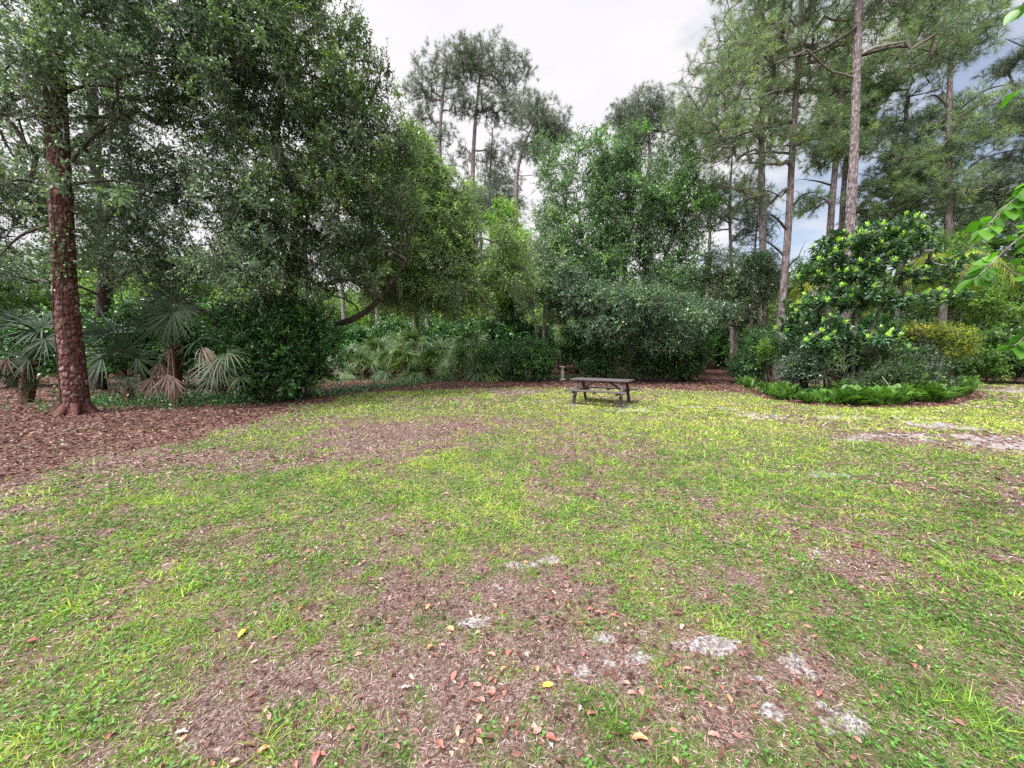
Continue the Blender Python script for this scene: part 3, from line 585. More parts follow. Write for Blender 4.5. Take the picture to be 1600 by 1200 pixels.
# --- central tree
bC = pg(985, 22.5)
tree('broadleaf_tree', 15, [([bC, at(985, 500, 22.5), at(975, 400, 22.5), at(990, 220, 22.3)], [.3, .24, .17, .05], 2.6), ([at(985, 480, 22.5), at(920, 400, 22.2), at(900, 300, 22)], [.14, .1, .04], 2.5), ([at(982, 470, 22.5), at(1040, 400, 22.2), at(1060, 300, 22)], [.15, .1, .04], 2.5)],
     [blob(940, 440, 60, 20.5, 1.5, .8), blob(1030, 450, 60, 20.5, 1.5, .8), blob(995, 235, 40, 22, 1.6, 1.1), blob(950, 270, 55, 22, 2), blob(1040, 275, 55, 22, 2), blob(890, 300, 55, 22, 2), blob(990, 320, 80, 21.8, 2.6), blob(1070, 330, 45, 22, 2), blob(880, 380, 50, 22, 2), blob(960, 400, 80, 21.5, 2.4, .8), blob(1050, 410, 55, 22, 2), blob(860, 240, 22, 22, .8, 1.4), blob(905, 230, 18, 22, .8, 1.2), blob(1090, 290, 18, 22, .8)],
     2300, 'central', 'bark_grey', 'tall rounded central broadleaf tree behind the picnic table', lf=(9, 11, .5, .1, .052), vmid=.55, gap=.43)
bS = pg(1010, 21.2)
tree('small_tree', 16, [([bS, at(1005, 520, 20.6), at(1000, 480, 19.3)], [.14, .1, .05], 1.2), ([bS, at(1050, 520, 20.5), at(1090, 480, 19)], [.1, .08, .03], 1.2), ([bS, at(950, 520, 20.5), at(910, 475, 19)], [.1, .08, .03], 1.2)],
     [blob(920, 470, 45, 19, 1.6, .65), blob(990, 475, 60, 18.6, 1.8, .6), blob(1060, 490, 60, 18.8, 1.8, .55), blob(1110, 490, 32, 19, 1.2, .5), blob(950, 510, 45, 18.6, 1.2, .6), blob(890, 440, 30, 19.2, 1), blob(1040, 530, 55, 19, 1.2, .5)],
     1000, 'blue', 'bark_grey', 'low blue green tree with wide flat tiers of foliage directly behind the picnic table', lf=(9, 11, .36, .085, .045), vmid=.55, up=.05)
bX = pg(850, 21)
tree('small_tree', 17, [([bX, at(850, 500, 21), at(855, 420, 21)], [.1, .08, .03], 2), ([bX, at(835, 500, 21), at(825, 440, 20.8)], [.07, .05, .02], 2)],
     [blob(855, 400, 38, 20.8, 1.6), blob(840, 450, 42, 20.6, 1.6), blob(870, 470, 35, 20.6, 1.4), blob(850, 345, 25, 21, 1)], 300, 'oak_grey', 'bark_grey', 'slender grey green tree above the clipped hedge, left of the central tree', lf=(9, 11, .4, .085, .04), vmid=.6)

# --- pines
def pine(seed, base, tops, rads, crown, n, mat, label, low=None, group=None, lf=('needle', 5, 26, .3, .013, .4), bark='bark_pine', zmin=6., sides=20, name='pine_tree', plates=.012, arch=.02, shell=.5, rings=90, r0=.013, vmid=.5):
    pts = [base] + tops; n = int(n * 2.15); rads = [rads[0] * .95] + [k * .8 for k in rads[1:]]
    def ex(root, b, rng, tips, td):
        if not low: return
        mb = MB()
        for (p, q) in low:
            m_ = (p + q) / 2 + Z * .25 * rng.normal() + Z * .2; tube(mb, smooth_path([p, m_, q], 10), [.07, .045, .012], 7, rough=.2, seed=seed)
            for k in range(7):
                t = rng.uniform(.25, 1); s = p * (1 - t) ** 2 + 2 * t * (1 - t) * m_ + q * t * t; e = s + rdir(rng, 1)[0] * rng.uniform(.3, 1.); tube(mb, smooth_path([s, (s + e) / 2 + Z * .08, e], 5), [.016, .005], 4)
        mb.build('dead_limbs', M['bark_oak'], root, b)
    return tree(name, seed, [(pts, rads, zmin)], crown, n, mat, bark, label, lf=lf, step=.7, zpen=.25, r0=r0, extra=ex, sides=sides, plates=plates, rough=.05, group=group, shell=shell, arch=arch, rings=rings, vmid=vmid)
# far centre pines
b = pg(700, 36); pine(31, b, [at(690, 330, 36), at(688, 200, 36), at(700, 90, 36)], [.32, .25, .18, .05], [blob(690, 119, 44, 36, 3, .55), blob(665, 144, 32, 36, 2.4, .6), blob(720, 94, 25, 36, 2), blob(655, 184, 30, 36, 2, .5), blob(715, 164, 29, 36, 2, .5), blob(690, 214, 29, 36, 2, .4)], 210, 'needle_grey', 'open crowned grey pine, leftmost of the far pines against the white sky')
b = pg(740, 37); pine(32, b, [at(738, 330, 37), at(742, 200, 37), at(755, 75, 37)], [.36, .28, .2, .05], [blob(760, 104, 52, 37, 3, .7), blob(800, 124, 34, 37, 2.6, .8), blob(735, 94, 23, 37, 2), blob(790, 174, 40, 37, 2.6, .6), blob(750, 174, 29, 37, 2, .5), blob(770, 244, 40, 37, 2, .6), blob(775, 304, 34, 37, 2)], 330, 'needle_grey', 'tallest of the far pines, its broad flat crown above the pale oak')
b = pg(806, 33); pine(33, b, [at(806, 330, 33), at(812, 250, 33), at(835, 190, 33)], [.28, .22, .16, .05], [blob(850, 194, 44, 33, 2.4, .65), blob(825, 174, 25, 33, 2), blob(870, 214, 25, 33, 1.6, .6), blob(835, 239, 28, 33, 1.6, .4), blob(815, 229, 23, 33, 1.5, .5), blob(850, 279, 16, 33, 1, .5)], 190, 'needle_grey', 'lone slim pine with a bent trunk left of the open sky')
b = pg(770, 40); pine(34, b, [at(768, 380, 40), at(765, 300, 40), at(770, 200, 40)], [.3, .22, .16, .05], [blob(775, 284, 44, 40, 2.6, .8), blob(765, 334, 37, 40, 2.6, .7), blob(720, 264, 34, 40, 2.4), blob(800, 324, 25, 40, 2)], 220, 'needle_grey', 'shaded pine low behind the tallest far pine')
b = pg(1010, 34); pine(35, b, [at(1010, 330, 34), at(1015, 240, 34), at(1010, 165, 34)], [.3, .22, .15, .05], [blob(1005, 175, 36, 34, 2.6, .65), blob(970, 190, 26, 34, 2, .8), blob(1040, 180, 32, 34, 2.2, .7), blob(1000, 215, 40, 34, 2.4, .6), blob(1070, 200, 26, 34, 2)], 250, 'needle_grey', 'round topped pine showing just behind the top of the central tree')
# right hand pines
b = g3(1216, 596); Y = b[1]
pine(41, b, [at(1222, 480, Y), at(1232, 350, Y), at(1240, 200, Y), at(1250, 60, Y), at(1258, -120, Y)], [.30, .22, .19, .165, .13, .05], [blob(1120, 130, 65, Y, 2.4, .5), blob(1180, 60, 80, Y, 2.6, .7), blob(1090, 180, 45, Y, 2, .5), blob(1260, 20, 70, Y, 2.6, .7), blob(1170, 190, 60, Y - 1, 2.4, .35), blob(1250, 140, 50, Y, 2.2, .5), blob(1200, -80, 90, Y, 3, .6), blob(1130, 240, 50, Y, 1.6, .3), blob(1110, 290, 30, Y + 1, 1.4, .4), blob(1180, 310, 40, Y + 1, 1.4, .4), blob(1190, 250, 40, Y, 1.6, .4), blob(1255, 215, 45, Y - 1, 1.6, .35), blob(1300, 80, 50, Y, 2)], 520, 'needle', 'dark pine standing at the left end of the fern bed',
     [(at(1230, 360, Y), at(1175, 345, Y - .5)), (at(1226, 400, Y), at(1190, 372, Y + .5)), (at(1232, 330, Y), at(1275, 300, Y)), (at(1240, 190, Y), at(1090, 235, Y - 1)), (at(1238, 240, Y), at(1150, 245, Y + 1)), (at(1225, 430, Y), at(1250, 400, Y))], zmin=7.5, sides=30, lf=('needle', 5, 26, .26, .010, .4))
b = pg(1318, 16.5); Y = 16.5
pine(42, b, [at(1326, 400, Y), at(1335, 220, Y), at(1340, 60, Y), at(1345, -120, Y), at(1350, -300, Y)], [.24, .2, .185, .17, .15, .1], [blob(1300, -200, 120, Y, 2.6, .4), blob(1420, -150, 120, Y, 2.6, .4), blob(1180, 75, 70, Y - 1, 1.6, .25), blob(1430, 15, 60, Y, 1.6, .3), blob(1290, -80, 110, Y, 2.4, .4), blob(1470, 75, 70, Y - .5, 1.6, .3), blob(1400, -60, 90, Y, 2.4, .4)], 380, 'needle', 'straight pine with a purplish grey trunk rising behind the magnolia out of frame',
     [(at(1340, 42, Y), at(1385, -5, Y - .5)), (at(1340, 42, Y), at(1215, 92, Y - 1)), (at(1336, 90, Y), at(1490, 95, Y - .5))], zmin=10, sides=64, plates=.012, rings=220, r0=.008, lf=('needle', 5, 26, .25, .010, .4))
b = pg(1290, 25); Y = 25
pine(43, b, [at(1296, 380, Y), at(1306, 250, Y), at(1320, 100, Y), at(1325, 20, Y)], [.3, .24, .19, .12, .04], [blob(1300, 190, 45, Y, 2.2, .6), blob(1330, 120, 50, Y, 2.2, .6), blob(1290, 240, 40, Y, 2, .4), blob(1340, 230, 45, Y, 2, .4), blob(1330, 40, 50, Y, 2.4, .6), blob(1270, 320, 25, Y, 1.4, .5)], 330, 'needle', 'slim pine just left of the purplish trunk, left of a close pair', [(at(1300, 290, Y), at(1255, 280, Y)), (at(1302, 320, Y), at(1262, 310, Y))])
b = pg(1310, 27); Y = 27
pine(44, b, [at(1314, 380, Y), at(1322, 250, Y), at(1335, 130, Y)], [.28, .22, .17, .05], [blob(1350, 160, 35, Y, 2, .7), blob(1325, 210, 35, Y, 2, .5), blob(1310, 130, 35, Y, 2, .5)], 180, 'needle', 'slim pine just left of the purplish trunk, right of a close pair')
b = pg(1192, 27); Y = 27
pine(45, b, [at(1192, 400, Y), at(1190, 260, Y), at(1192, 120, Y), at(1190, 40, Y)], [.32, .27, .24, .16, .05], [blob(1190, 120, 60, Y, 2.6, .7), blob(1150, 190, 50, Y, 2.4, .6), blob(1110, 230, 45, Y, 2.2, .6), blob(1190, 60, 50, Y, 2.4), blob(1220, 200, 40, Y, 2), blob(1080, 190, 35, Y, 2, .6), blob(1140, 290, 40, Y, 2, .5)], 420, 'needle', 'thick mossy pine half hidden behind the dark pine of the fern bed', lf=('needle', 5, 26, .3, .013, .4))
b = pg(1145, 28); Y = 28
pine(46, b, [at(1142, 400, Y), at(1140, 320, Y), at(1145, 230, Y)], [.18, .14, .1, .04], [blob(1140, 300, 38, Y, 2, .7), blob(1120, 340, 30, Y, 1.8, .6), blob(1165, 330, 30, Y, 1.8, .6), blob(1150, 400, 35, Y, 1.8, .4)], 80, 'needle_grey', 'thin sparse pine with many bare twigs right of the central tree', [(at(1142, 350, Y), at(1110, 330, Y)), (at(1142, 380, Y), at(1175, 360, Y)), (at(1142, 330, Y), at(1180, 310, Y))])
b = pg(1408, 26); Y = 26
pine(47, b, [at(1408, 400, Y), at(1412, 250, Y), at(1418, 140, Y)], [.3, .25, .2, .05], [blob(1410, 190, 60, Y, 2.6, .6), blob(1390, 250, 60, Y, 2.6, .5), blob(1430, 280, 60, Y, 2.6, .5), blob(1370, 300, 40, Y, 2, .5), blob(1420, 130, 50, Y, 2.4, .6), blob(1370, 210, 40, Y, 2, .6), blob(1370, 335, 35, Y, 2, .5), blob(1430, 330, 40, Y, 2, .5)], 520, 'needle', 'full crowned pine right of the purplish trunk')
b = pg(1484, 23); Y = 23
pine(48, b, [at(1482, 400, Y), at(1482, 250, Y), at(1484, 130, Y), at(1490, 0, Y)], [.28, .23, .19, .14, .05], [blob(1480, 240, 60, Y, 2.4, .6), blob(1500, 180, 50, Y, 2.2, .4), blob(1450, 60, 70, Y, 2.4, .7), blob(1500, 60, 50, Y, 2.2, .7), blob(1470, 300, 55, Y, 2.2, .5), blob(1550, 185, 50, Y - .5, 1.8, .25), blob(1490, -10, 70, Y, 2.4, .6)], 470, 'needle', 'pine with long level limbs reaching right against the blue sky', [(at(1484, 185, Y), at(1590, 130, Y - 1)), (at(1482, 170, Y), at(1440, 155, Y))])
b = pg(1650, 22); Y = 22
pine(49, b, [at(1655, 400, Y), at(1665, 250, Y), at(1680, 100, Y)], [.3, .24, .2, .05], [blob(1600, 245, 50, Y, 2, .35), blob(1590, 190, 40, Y, 2, .3), blob(1600, 90, 35, Y, 2, .5), blob(1680, 150, 90, Y, 2.6, .7), blob(1570, 290, 50, Y, 2, .4), blob(1640, 300, 60, Y, 2, .5)], 330, 'needle_grey', 'grey needled pine leaning in from beyond the right edge of the photo', [(at(1660, 230, Y), at(1520, 250, Y)), (at(1665, 130, Y), at(1570, 60, Y))])
b = pg(1550, 30); Y = 30
pine(50, b, [at(1552, 400, Y), at(1556, 300, Y), at(1560, 250, Y)], [.2, .17, .13, .05], [blob(1555, 310, 50, Y, 2.4, .7), blob(1530, 350, 45, Y, 2.2, .6), blob(1590, 340, 45, Y, 2.2, .6)], 260, 'needle', 'shorter pine above the shrubs at the far right')

# --- shrubs
def shrub(name, seed, base, blobs, n, mat, label, lf=(8, 10, .25, .06, .032), stems=5, vmid=.45, bark='bark_oak', group=None, cat='shrub', up=.25, shell=.32, hang=0.):
    rng = np.random.default_rng(seed); cx = np.mean([b[0] for b in blobs], axis=0); tr = []
    for k in range(stems):
        q = blobs[k % len(blobs)][0] + rng.normal(0, .15, 3); p0 = np.array([base[0], base[1], base[2]]) + [(q[0] - base[0]) * .45 + rng.normal(0, .08), (q[1] - base[1]) * .3 + rng.normal(0, .08), 0]
        if k == 0: p0 = np.array(base, float)
        tr.append(([p0, (p0 + q) / 2 + rng.normal(0, .06, 3) + [0, 0, .1], q], [.05, .035, .015], .2))
    return tree(name, seed, tr, blobs, n, mat, bark, label, cat, group, lf=lf, step=.3, zpen=.4, r0=.006, sides=7, shell=shell, vmid=vmid, up=up, rings=14, hang=hang)
shrub('round_shrub', 61, g3(450, 622), [blob(440, 530, 62, 12.6, 1.5, .9), blob(400, 560, 55, 12.2, 1.2, 1.), blob(480, 570, 48, 12.8, 1.2, .85), blob(450, 500, 45, 13, 1.2, .8), blob(500, 520, 32, 13.3, 1, .8), blob(390, 510, 50, 13, 1.2, .8), blob(440, 590, 70, 12.4, 1., .35)], 1100, 'dark', 'big dense dark green bush bulging onto the leaf litter below the left oak', lf=(8, 10, .26, .08, .05), vmid=.55)
shrub('clipped_hedge', 62, g3(815, 590), [blob(790, 560, 35, 20.5, 1.1, .75), blob(830, 558, 38, 20.3, 1.1, .8), blob(848, 562, 20, 20.4, .9, 1.1), blob(765, 565, 22, 20.6, .9, .9)], 560, 'dark', 'dense glossy hedge left of the pale stone pedestal', lf=(8, 9, .24, .075, .045), vmid=.55, cat='hedge')
shrub('dark_shrub', 63, g3(930, 590), [blob(922, 560, 30, 20.8, 1., .9), blob(960, 556, 40, 20.4, 1.2, .9)], 420, 'dark', 'dark shaded shrub right of the stone pedestal, behind the table', lf=(8, 9, .26, .08, .045))
shrub('dark_shrub', 64, g3(1010, 590), [blob(1005, 555, 42, 20.2, 1.2, .85), blob(1045, 550, 38, 20.4, 1.2, .9)], 420, 'midgreen', 'dark green shrub in the deep shade just right of the picnic table', lf=(8, 9, .26, .08, .045), vmid=.35)
shrub('dark_shrub', 65, g3(1080, 592), [blob(1075, 550, 32, 20.5, 1.1, 1.25), blob(1060, 575, 30, 20.2, 1., .6)], 330, 'midgreen', 'leafy shrub on the left side of the trail opening', lf=(8, 9, .26, .08, .045), vmid=.45)
shrub('dark_shrub', 66, g3(1170, 598), [blob(1168, 575, 26, 18.8, .9, .9), blob(1180, 545, 22, 19, .8, 1.2)], 300, 'dark', 'dark shrub on the right side of the trail opening beside the dark pine', lf=(8, 9, .24, .075, .04))
bm = pg(1150, 22.5)
tree('small_tree', 67, [([bm, at(1150, 500, 22.5), at(1155, 430, 22.3)], [.12, .09, .03], 2.4)], [blob(1150, 470, 40, 22, 1.6, .8), blob(1135, 430, 35, 22, 1.6), blob(1175, 440, 35, 22, 1.6), blob(1165, 500, 40, 21.6, 1.4, .7), blob(1110, 450, 30, 22.3, 1.4)], 420, 'oak', 'bark_grey', 'dark small tree arching over the trail opening', lf=(9, 10, .36, .085, .04))
bm = pg(1200, 21.5)
tree('vine_draped_snag', 68, [([bm, at(1195, 500, 21.5), at(1190, 400, 21.5)], [.12, .1, .06], 2.4)], [blob(1188, 405, 22, 21.3, .8, .7), blob(1200, 430, 18, 21.3, .8, 1.6), blob(1175, 440, 12, 21.2, .6, 1.8)], 200, 'dark', 'bark_grey', 'small snag topped by a dark hanging mop of vines left of the dark pine', lf=(9, 10, .36, .08, .04), moss=90, hang=.4, up=-.4, vmid=.3)
# island bed
bm = pg(1335, 14.2)
rngm = np.random.default_rng(70)
def magnolia(seed, base, trunks, blobs, n, label, vm=.32):
    rng = np.random.default_rng(seed); root = empty('magnolia', base, label, 'tree'); tb = MB()
    for k, (p, r, z) in enumerate(trunks): tube(tb, smooth_path(p, 24), r, 9, rough=.15, seed=seed + k)
    pts = blob_pts(rng, blobs, n, .4); A, B, ra, rb, tips, td = grow(rng, [trunk_nodes(*t) for t in trunks], pts, .35, .6, .009, arch=-.08); segs(tb, A, B, ra, rb, 6)
    cb = MB(); n = len(tips); nl = 24; T = nz(td * .4 + Z * .8 + rng.normal(0, .25, (n, 3))); young = rng.random(n) < .42
    TT = np.repeat(T, nl, 0); a = np.tile(np.arange(nl) * 2.4, n) + np.repeat(rng.uniform(0, 6, n), nl); lev = np.tile(np.arange(nl) / nl, n)
    U = nz(np.cross(TT, rng.normal(size=3))); V = np.cross(TT, U); rad = U * np.cos(a)[:, None] + V * np.sin(a)[:, None]
    N = len(TT); D = nz(rad * (1.1 - .75 * lev)[:, None] + TT * (.0 + 1.0 * lev)[:, None] + rng.normal(0, .12, (N, 3)))
    P = np.repeat(tips, nl, 0) + TT * (lev * .2 - .18)[:, None]
    yl = np.repeat(young, nl) & (lev > .5); val = np.where(yl, rng.uniform(.7, .95, N), np.clip(rng.normal(vm, .16, N), 0, .66)); L = np.where(yl, .14, .2) * rng.uniform(.75, 1.2, N)
    ribbons(cb, P, D, nz(TT + rng.normal(0, .2, (N, 3))), L, L * .34, [.25, .9, 1, .65, .05], val, droop=np.where(yl, .05, .3), fold=.12)
    tb.build('trunk', M['bark_grey'], root, base); cb.build('crown', M['magnolia'], root, base)
magnolia(70, bm, [([bm, at(1335, 520, 14.2), at(1345, 430, 14), at(1350, 370, 14)], [.075, .06, .045, .02], 1.6), ([bm + [.25, .1, 0], at(1360, 520, 14.3), at(1400, 440, 14.1), at(1440, 400, 14)], [.06, .05, .03, .015], 1.6), ([bm - [.2, 0, 0], at(1310, 540, 14), at(1280, 480, 13.8)], [.05, .04, .02], 1.4)],
         [blob(1390, 365, 45, 14.2, 1.2, .6), blob(1270, 430, 30, 14, .9, .8), blob(1480, 420, 36, 14.4, 1., .7), blob(1240, 500, 26, 13.8, .8, .7), blob(1330, 440, 50, 13.8, 1., .8), blob(1330, 372, 36, 13.8, 1., .5), blob(1375, 385, 42, 14, 1., .6), blob(1300, 390, 24, 14, .8, .8), blob(1430, 380, 36, 14.2, .9, .5), blob(1345, 415, 50, 14, 1., .4), blob(1330, 462, 62, 13.6, 1.1, .26), blob(1400, 470, 55, 13.6, 1.1, .24), blob(1460, 462, 34, 14, .9, .3), blob(1265, 470, 34, 13.6, .9, .35), blob(1410, 430, 40, 14, 1., .3), blob(1280, 530, 42, 13, 1., .35), blob(1360, 525, 45, 13, 1., .35), blob(1400, 545, 36, 13, .9, .3), blob(1300, 500, 30, 13.3, .8, .4)], 760,
         'wide tiered magnolia with lime new leaves above dark ones in the island bed')
shrub('island_shrub', 71, pg(1255, 13.8), [blob(1250, 530, 30, 13.8, .8, 1.2), blob(1270, 570, 35, 13.4, .8, .8), blob(1245, 575, 28, 13.5, .7, .8)], 330, 'blue', 'bluish green shrub at the left of the island bed beside the dark pine', lf=(8, 9, .22, .065, .04), vmid=.4)
shrub('island_shrub', 72, pg(1340, 12.6), [blob(1330, 580, 40, 12.4, .8, .7), blob(1370, 572, 42, 12.4, .8, .8), blob(1400, 585, 30, 12.4, .7, .7)], 420, 'midgreen', 'twiggy green shrub under the magnolia in the middle of the island bed', lf=(8, 9, .26, .055, .024), vmid=.35)
shrub('island_shrub', 73, pg(1460, 13.4), [blob(1455, 585, 36, 13.2, .8, .7), blob(1440, 560, 30, 13.3, .8, .9), blob(1480, 580, 26, 13.2, .7, .8)], 330, 'blue', 'fine leaved grey green shrub at the right of the island bed below the golden bush', lf=(8, 10, .24, .05, .016), vmid=.6)
shrub('golden_shrub', 74, pg(1448, 13.2), [blob(1445, 522, 22, 13, .7, .55), blob(1475, 528, 26, 13, .8, .55), blob(1432, 514, 14, 13, .5, .4), blob(1492, 545, 13, 13, .5, .5), blob(1460, 548, 18, 13, .5, .4)], 330, 'gold', 'golden yellow mushroom shaped bush in the island bed', lf=(9, 10, .16, .04, .022), vmid=.55, stems=4, shell=.25)
shrub('island_shrub', 75, pg(1300, 15.2), [blob(1290, 545, 34, 15, .9, 1.), blob(1320, 560, 34, 15, .9, .9), blob(1225, 545, 16, 16, .5, 1.1)], 380, 'dark', 'dark green shrub deep in the island bed behind the magnolia stems', lf=(8, 9, .24, .07, .04), vmid=.5)
shrub('lime_shrub', 76, pg(1205, 18), [blob(1200, 545, 13, 17.6, .5, .5), blob(1192, 556, 10, 17.5, .4, .4), blob(1180, 400, 1, 17.6, .05, .1)][:2], 70, 'lime', 'small lime green sapling in front of the dark pine trunk', lf=(8, 8, .22, .08, .04), stems=2)
# right background greenery
shrub('bright_shrub', 77, pg(1555, 19), [blob(1560, 545, 48, 19, 1.6, .7), blob(1530, 565, 40, 18.6, 1.3, .8), blob(1600, 560, 45, 18.8, 1.4, .8), blob(1500, 560, 30, 19, 1.2, .8)], 620, 'fern', 'bright green bank of shrubs at the right edge beyond the sandy track', lf=(8, 9, .34, .1, .05), vmid=.5)
shrub('bright_shrub', 78, pg(1660, 18), [blob(1650, 540, 60, 17.6, 1.6, .8), blob(1720, 540, 60, 17.6, 1.6, .9)], 480, 'midgreen', 'dark leafy shrub cut by the right edge of the photo', lf=(8, 9, .34, .1, .05))
bm = pg(1500, 23)
tree('broadleaf_tree', 79, [([bm, at(1500, 500, 23), at(1505, 420, 23)], [.16, .12, .04], 2.4)], [blob(1480, 400, 40, 22.6, 1.8, .7), blob(1530, 430, 50, 22.6, 2, .7), blob(1490, 460, 50, 22.3, 2, .6), blob(1540, 490, 50, 22.2, 1.8, .6), blob(1450, 420, 30, 22.5, 1.4)], 650, 'lime', 'bark_grey', 'bright green tree behind the golden bush', lf=(9, 10, .4, .1, .05), vmid=.45)
bm = pg(1600, 25)
tree('broadleaf_tree', 80, [([bm, at(1600, 500, 25), at(1600, 400, 25)], [.2, .15, .05], 2.4)], [blob(1580, 400, 50, 24.6, 2, .8), blob(1620, 440, 60, 24.6, 2.2, .8), blob(1570, 470, 50, 24.3, 2, .7), blob(1650, 380, 60, 24.6, 2.2)], 620, 'midgreen', 'bark_grey', 'dense green tree at the right edge behind the bright shrubs', lf=(9, 10, .42, .11, .055), vmid=.6)
bm = pg(1250, 26)
tree('broadleaf_tree', 81, [([bm, at(1252, 500, 26), at(1255, 430, 26)], [.16, .12, .04], 2.4)], [blob(1255, 440, 35, 26, 1.8), blob(1270, 480, 40, 26, 2), blob(1235, 490, 35, 26, 1.8), blob(1290, 440, 30, 26, 1.8)], 380, 'pale', 'bark_grey', 'yellow green tree in the gap right of the dark pine', lf=(9, 10, .42, .11, .055))

# ------------------------------------------------------------------ palms
def fan(mb, rng, hub, out, nrm, Rr, n=26, spread=200, droop=.15, val=.5, w=.045, uneven=.12, ragged=False):
    out = np.asarray(out, float); out /= np.linalg.norm(out); nrm = np.asarray(nrm, float); nrm = nrm - out * (nrm @ out); nrm /= np.linalg.norm(nrm); s = np.cross(nrm, out)
    a = np.radians(np.linspace(-spread / 2, spread / 2, n)) + rng.normal(0, .035 if not ragged else .12, n)
    D = out[None] * np.cos(a)[:, None] + s[None] * np.sin(a)[:, None] + nrm[None] * (.22 * np.abs(np.sin(a)))[:, None]
    D = nz(D + rng.normal(0, .16 if ragged else .05, D.shape))
    L = Rr * (1 - .22 * np.abs(a) / a.max()) * rng.uniform(1 - uneven, 1, n)
    ribbons(mb, np.repeat(hub[None], n, 0), D, np.repeat(nrm[None], n, 0), L, w * Rr / .8, [.35, .8, 1, .75, .45, .06], np.clip(val + rng.normal(0, .09, n), 0, 1), droop=droop * rng.uniform(.4, 2.0, n) + (rng.random(n) < .15) * .3, fold=.22, curl=rng.normal(0, .1))
def palmetto(seed, base, fronds, label, dead=(), trunk=None, group=None, name='palmetto'):
    """fronds: (hub, out direction, face normal, radius, droop, tone)"""
    rng = np.random.default_rng(seed); root = empty(name, base, label, 'palmetto', group); tb = MB()
    tp = trunk if trunk is not None else [base, base + [0.05, 0, .35], base + [.1, 0, .7]]
    tube(tb, smooth_path(tp, 22), [.15, .16, .14, .1], 16, rough=.45, seed=seed); head = np.array(tp[-1], float)
    for k in range(34):   # old leaf bases
        t = rng.uniform(.1, 1); p = smooth_path(tp, 40)[int(t * 39)]; a = rng.uniform(0, 6.28); d = np.array([cos(a), sin(a), .9]); segs(tb, (p + d * .08)[None], (p + d * .24)[None], .03, .018, 5)
    tb.build('trunk', M['bark_palm'], root, base)
    for kind, lst in (('frond', fronds), ('dead_frond', dead)):
        for (hub, out, nrm, Rr, dr, tone) in lst:
            mb = MB(); hub = np.asarray(hub, float); mid = (head + hub) / 2 + Z * .12 * np.linalg.norm(hub - head); tube(mb, smooth_path([head, mid, hub, hub + np.asarray(out) / np.linalg.norm(out) * Rr * .12], 10), [.014, .01, .006], 5, val=tone)
            fan(mb, rng, hub, out, nrm, Rr, n=int(rng.integers(22, 30)), spread=rng.uniform(200, 285) if kind == 'frond' else rng.uniform(40, 90), droop=dr, val=tone, uneven=.15 if kind == 'frond' else .35, w=.036 if kind == 'frond' else .028, ragged=kind != 'frond')
            mb.build(kind, M[('palmetto_row' if group else 'palmetto') if kind == 'frond' else 'dead'], root, base)
    return root
def auto_fronds(rng, head, n, reach, Rr, toward=None, tone=.45, lo=.15):
    out = []
    for k in range(n):
        a = k * 2.4 + rng.normal(0, .3); el = rng.uniform(lo, 1.35); d = np.array([cos(a) * cos(el), sin(a) * cos(el), sin(el)]); hub = head + d * reach * rng.uniform(.7, 1.1)
        nrm = Z * 1.0 - d * .6 * (1 if el > .7 else 0) + np.array([0, -.7, 0]) + rng.normal(0, .25, 3); out.append((hub, d + Z * -.15 + rng.normal(0, .12, 3), nrm, Rr * rng.uniform(.8, 1.1), rng.uniform(.15, .55), np.clip(rng.normal(tone, .18), 0, 1)))
    return out
TC = np.array([.75, -1., .15])    # roughly towards the viewer, from the left bed
b1 = g3(195, 630); h1 = b1 + [0, .2, .9]
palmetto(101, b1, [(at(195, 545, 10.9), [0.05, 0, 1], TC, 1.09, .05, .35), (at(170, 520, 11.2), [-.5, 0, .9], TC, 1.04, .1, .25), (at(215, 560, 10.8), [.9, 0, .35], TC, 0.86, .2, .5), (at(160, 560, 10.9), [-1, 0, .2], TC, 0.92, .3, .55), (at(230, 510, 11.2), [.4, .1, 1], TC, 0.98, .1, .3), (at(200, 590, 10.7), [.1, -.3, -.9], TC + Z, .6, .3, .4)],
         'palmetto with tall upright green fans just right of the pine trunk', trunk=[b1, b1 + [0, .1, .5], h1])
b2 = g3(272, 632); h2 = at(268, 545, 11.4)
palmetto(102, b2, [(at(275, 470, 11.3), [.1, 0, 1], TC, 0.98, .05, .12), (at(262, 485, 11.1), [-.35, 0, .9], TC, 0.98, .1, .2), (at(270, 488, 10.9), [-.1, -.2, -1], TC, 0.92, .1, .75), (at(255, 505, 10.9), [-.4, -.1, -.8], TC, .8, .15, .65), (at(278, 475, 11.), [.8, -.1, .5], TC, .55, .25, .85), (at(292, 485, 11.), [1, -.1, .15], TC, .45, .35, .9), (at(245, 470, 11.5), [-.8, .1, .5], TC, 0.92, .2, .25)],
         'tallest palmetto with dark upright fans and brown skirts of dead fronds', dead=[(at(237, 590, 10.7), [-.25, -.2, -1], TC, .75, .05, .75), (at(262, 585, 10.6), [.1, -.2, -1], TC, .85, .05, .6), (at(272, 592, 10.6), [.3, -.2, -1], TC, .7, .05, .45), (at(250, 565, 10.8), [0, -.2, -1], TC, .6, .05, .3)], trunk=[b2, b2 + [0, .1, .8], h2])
b3 = g3(345, 618); h3 = at(338, 575, 11.2)
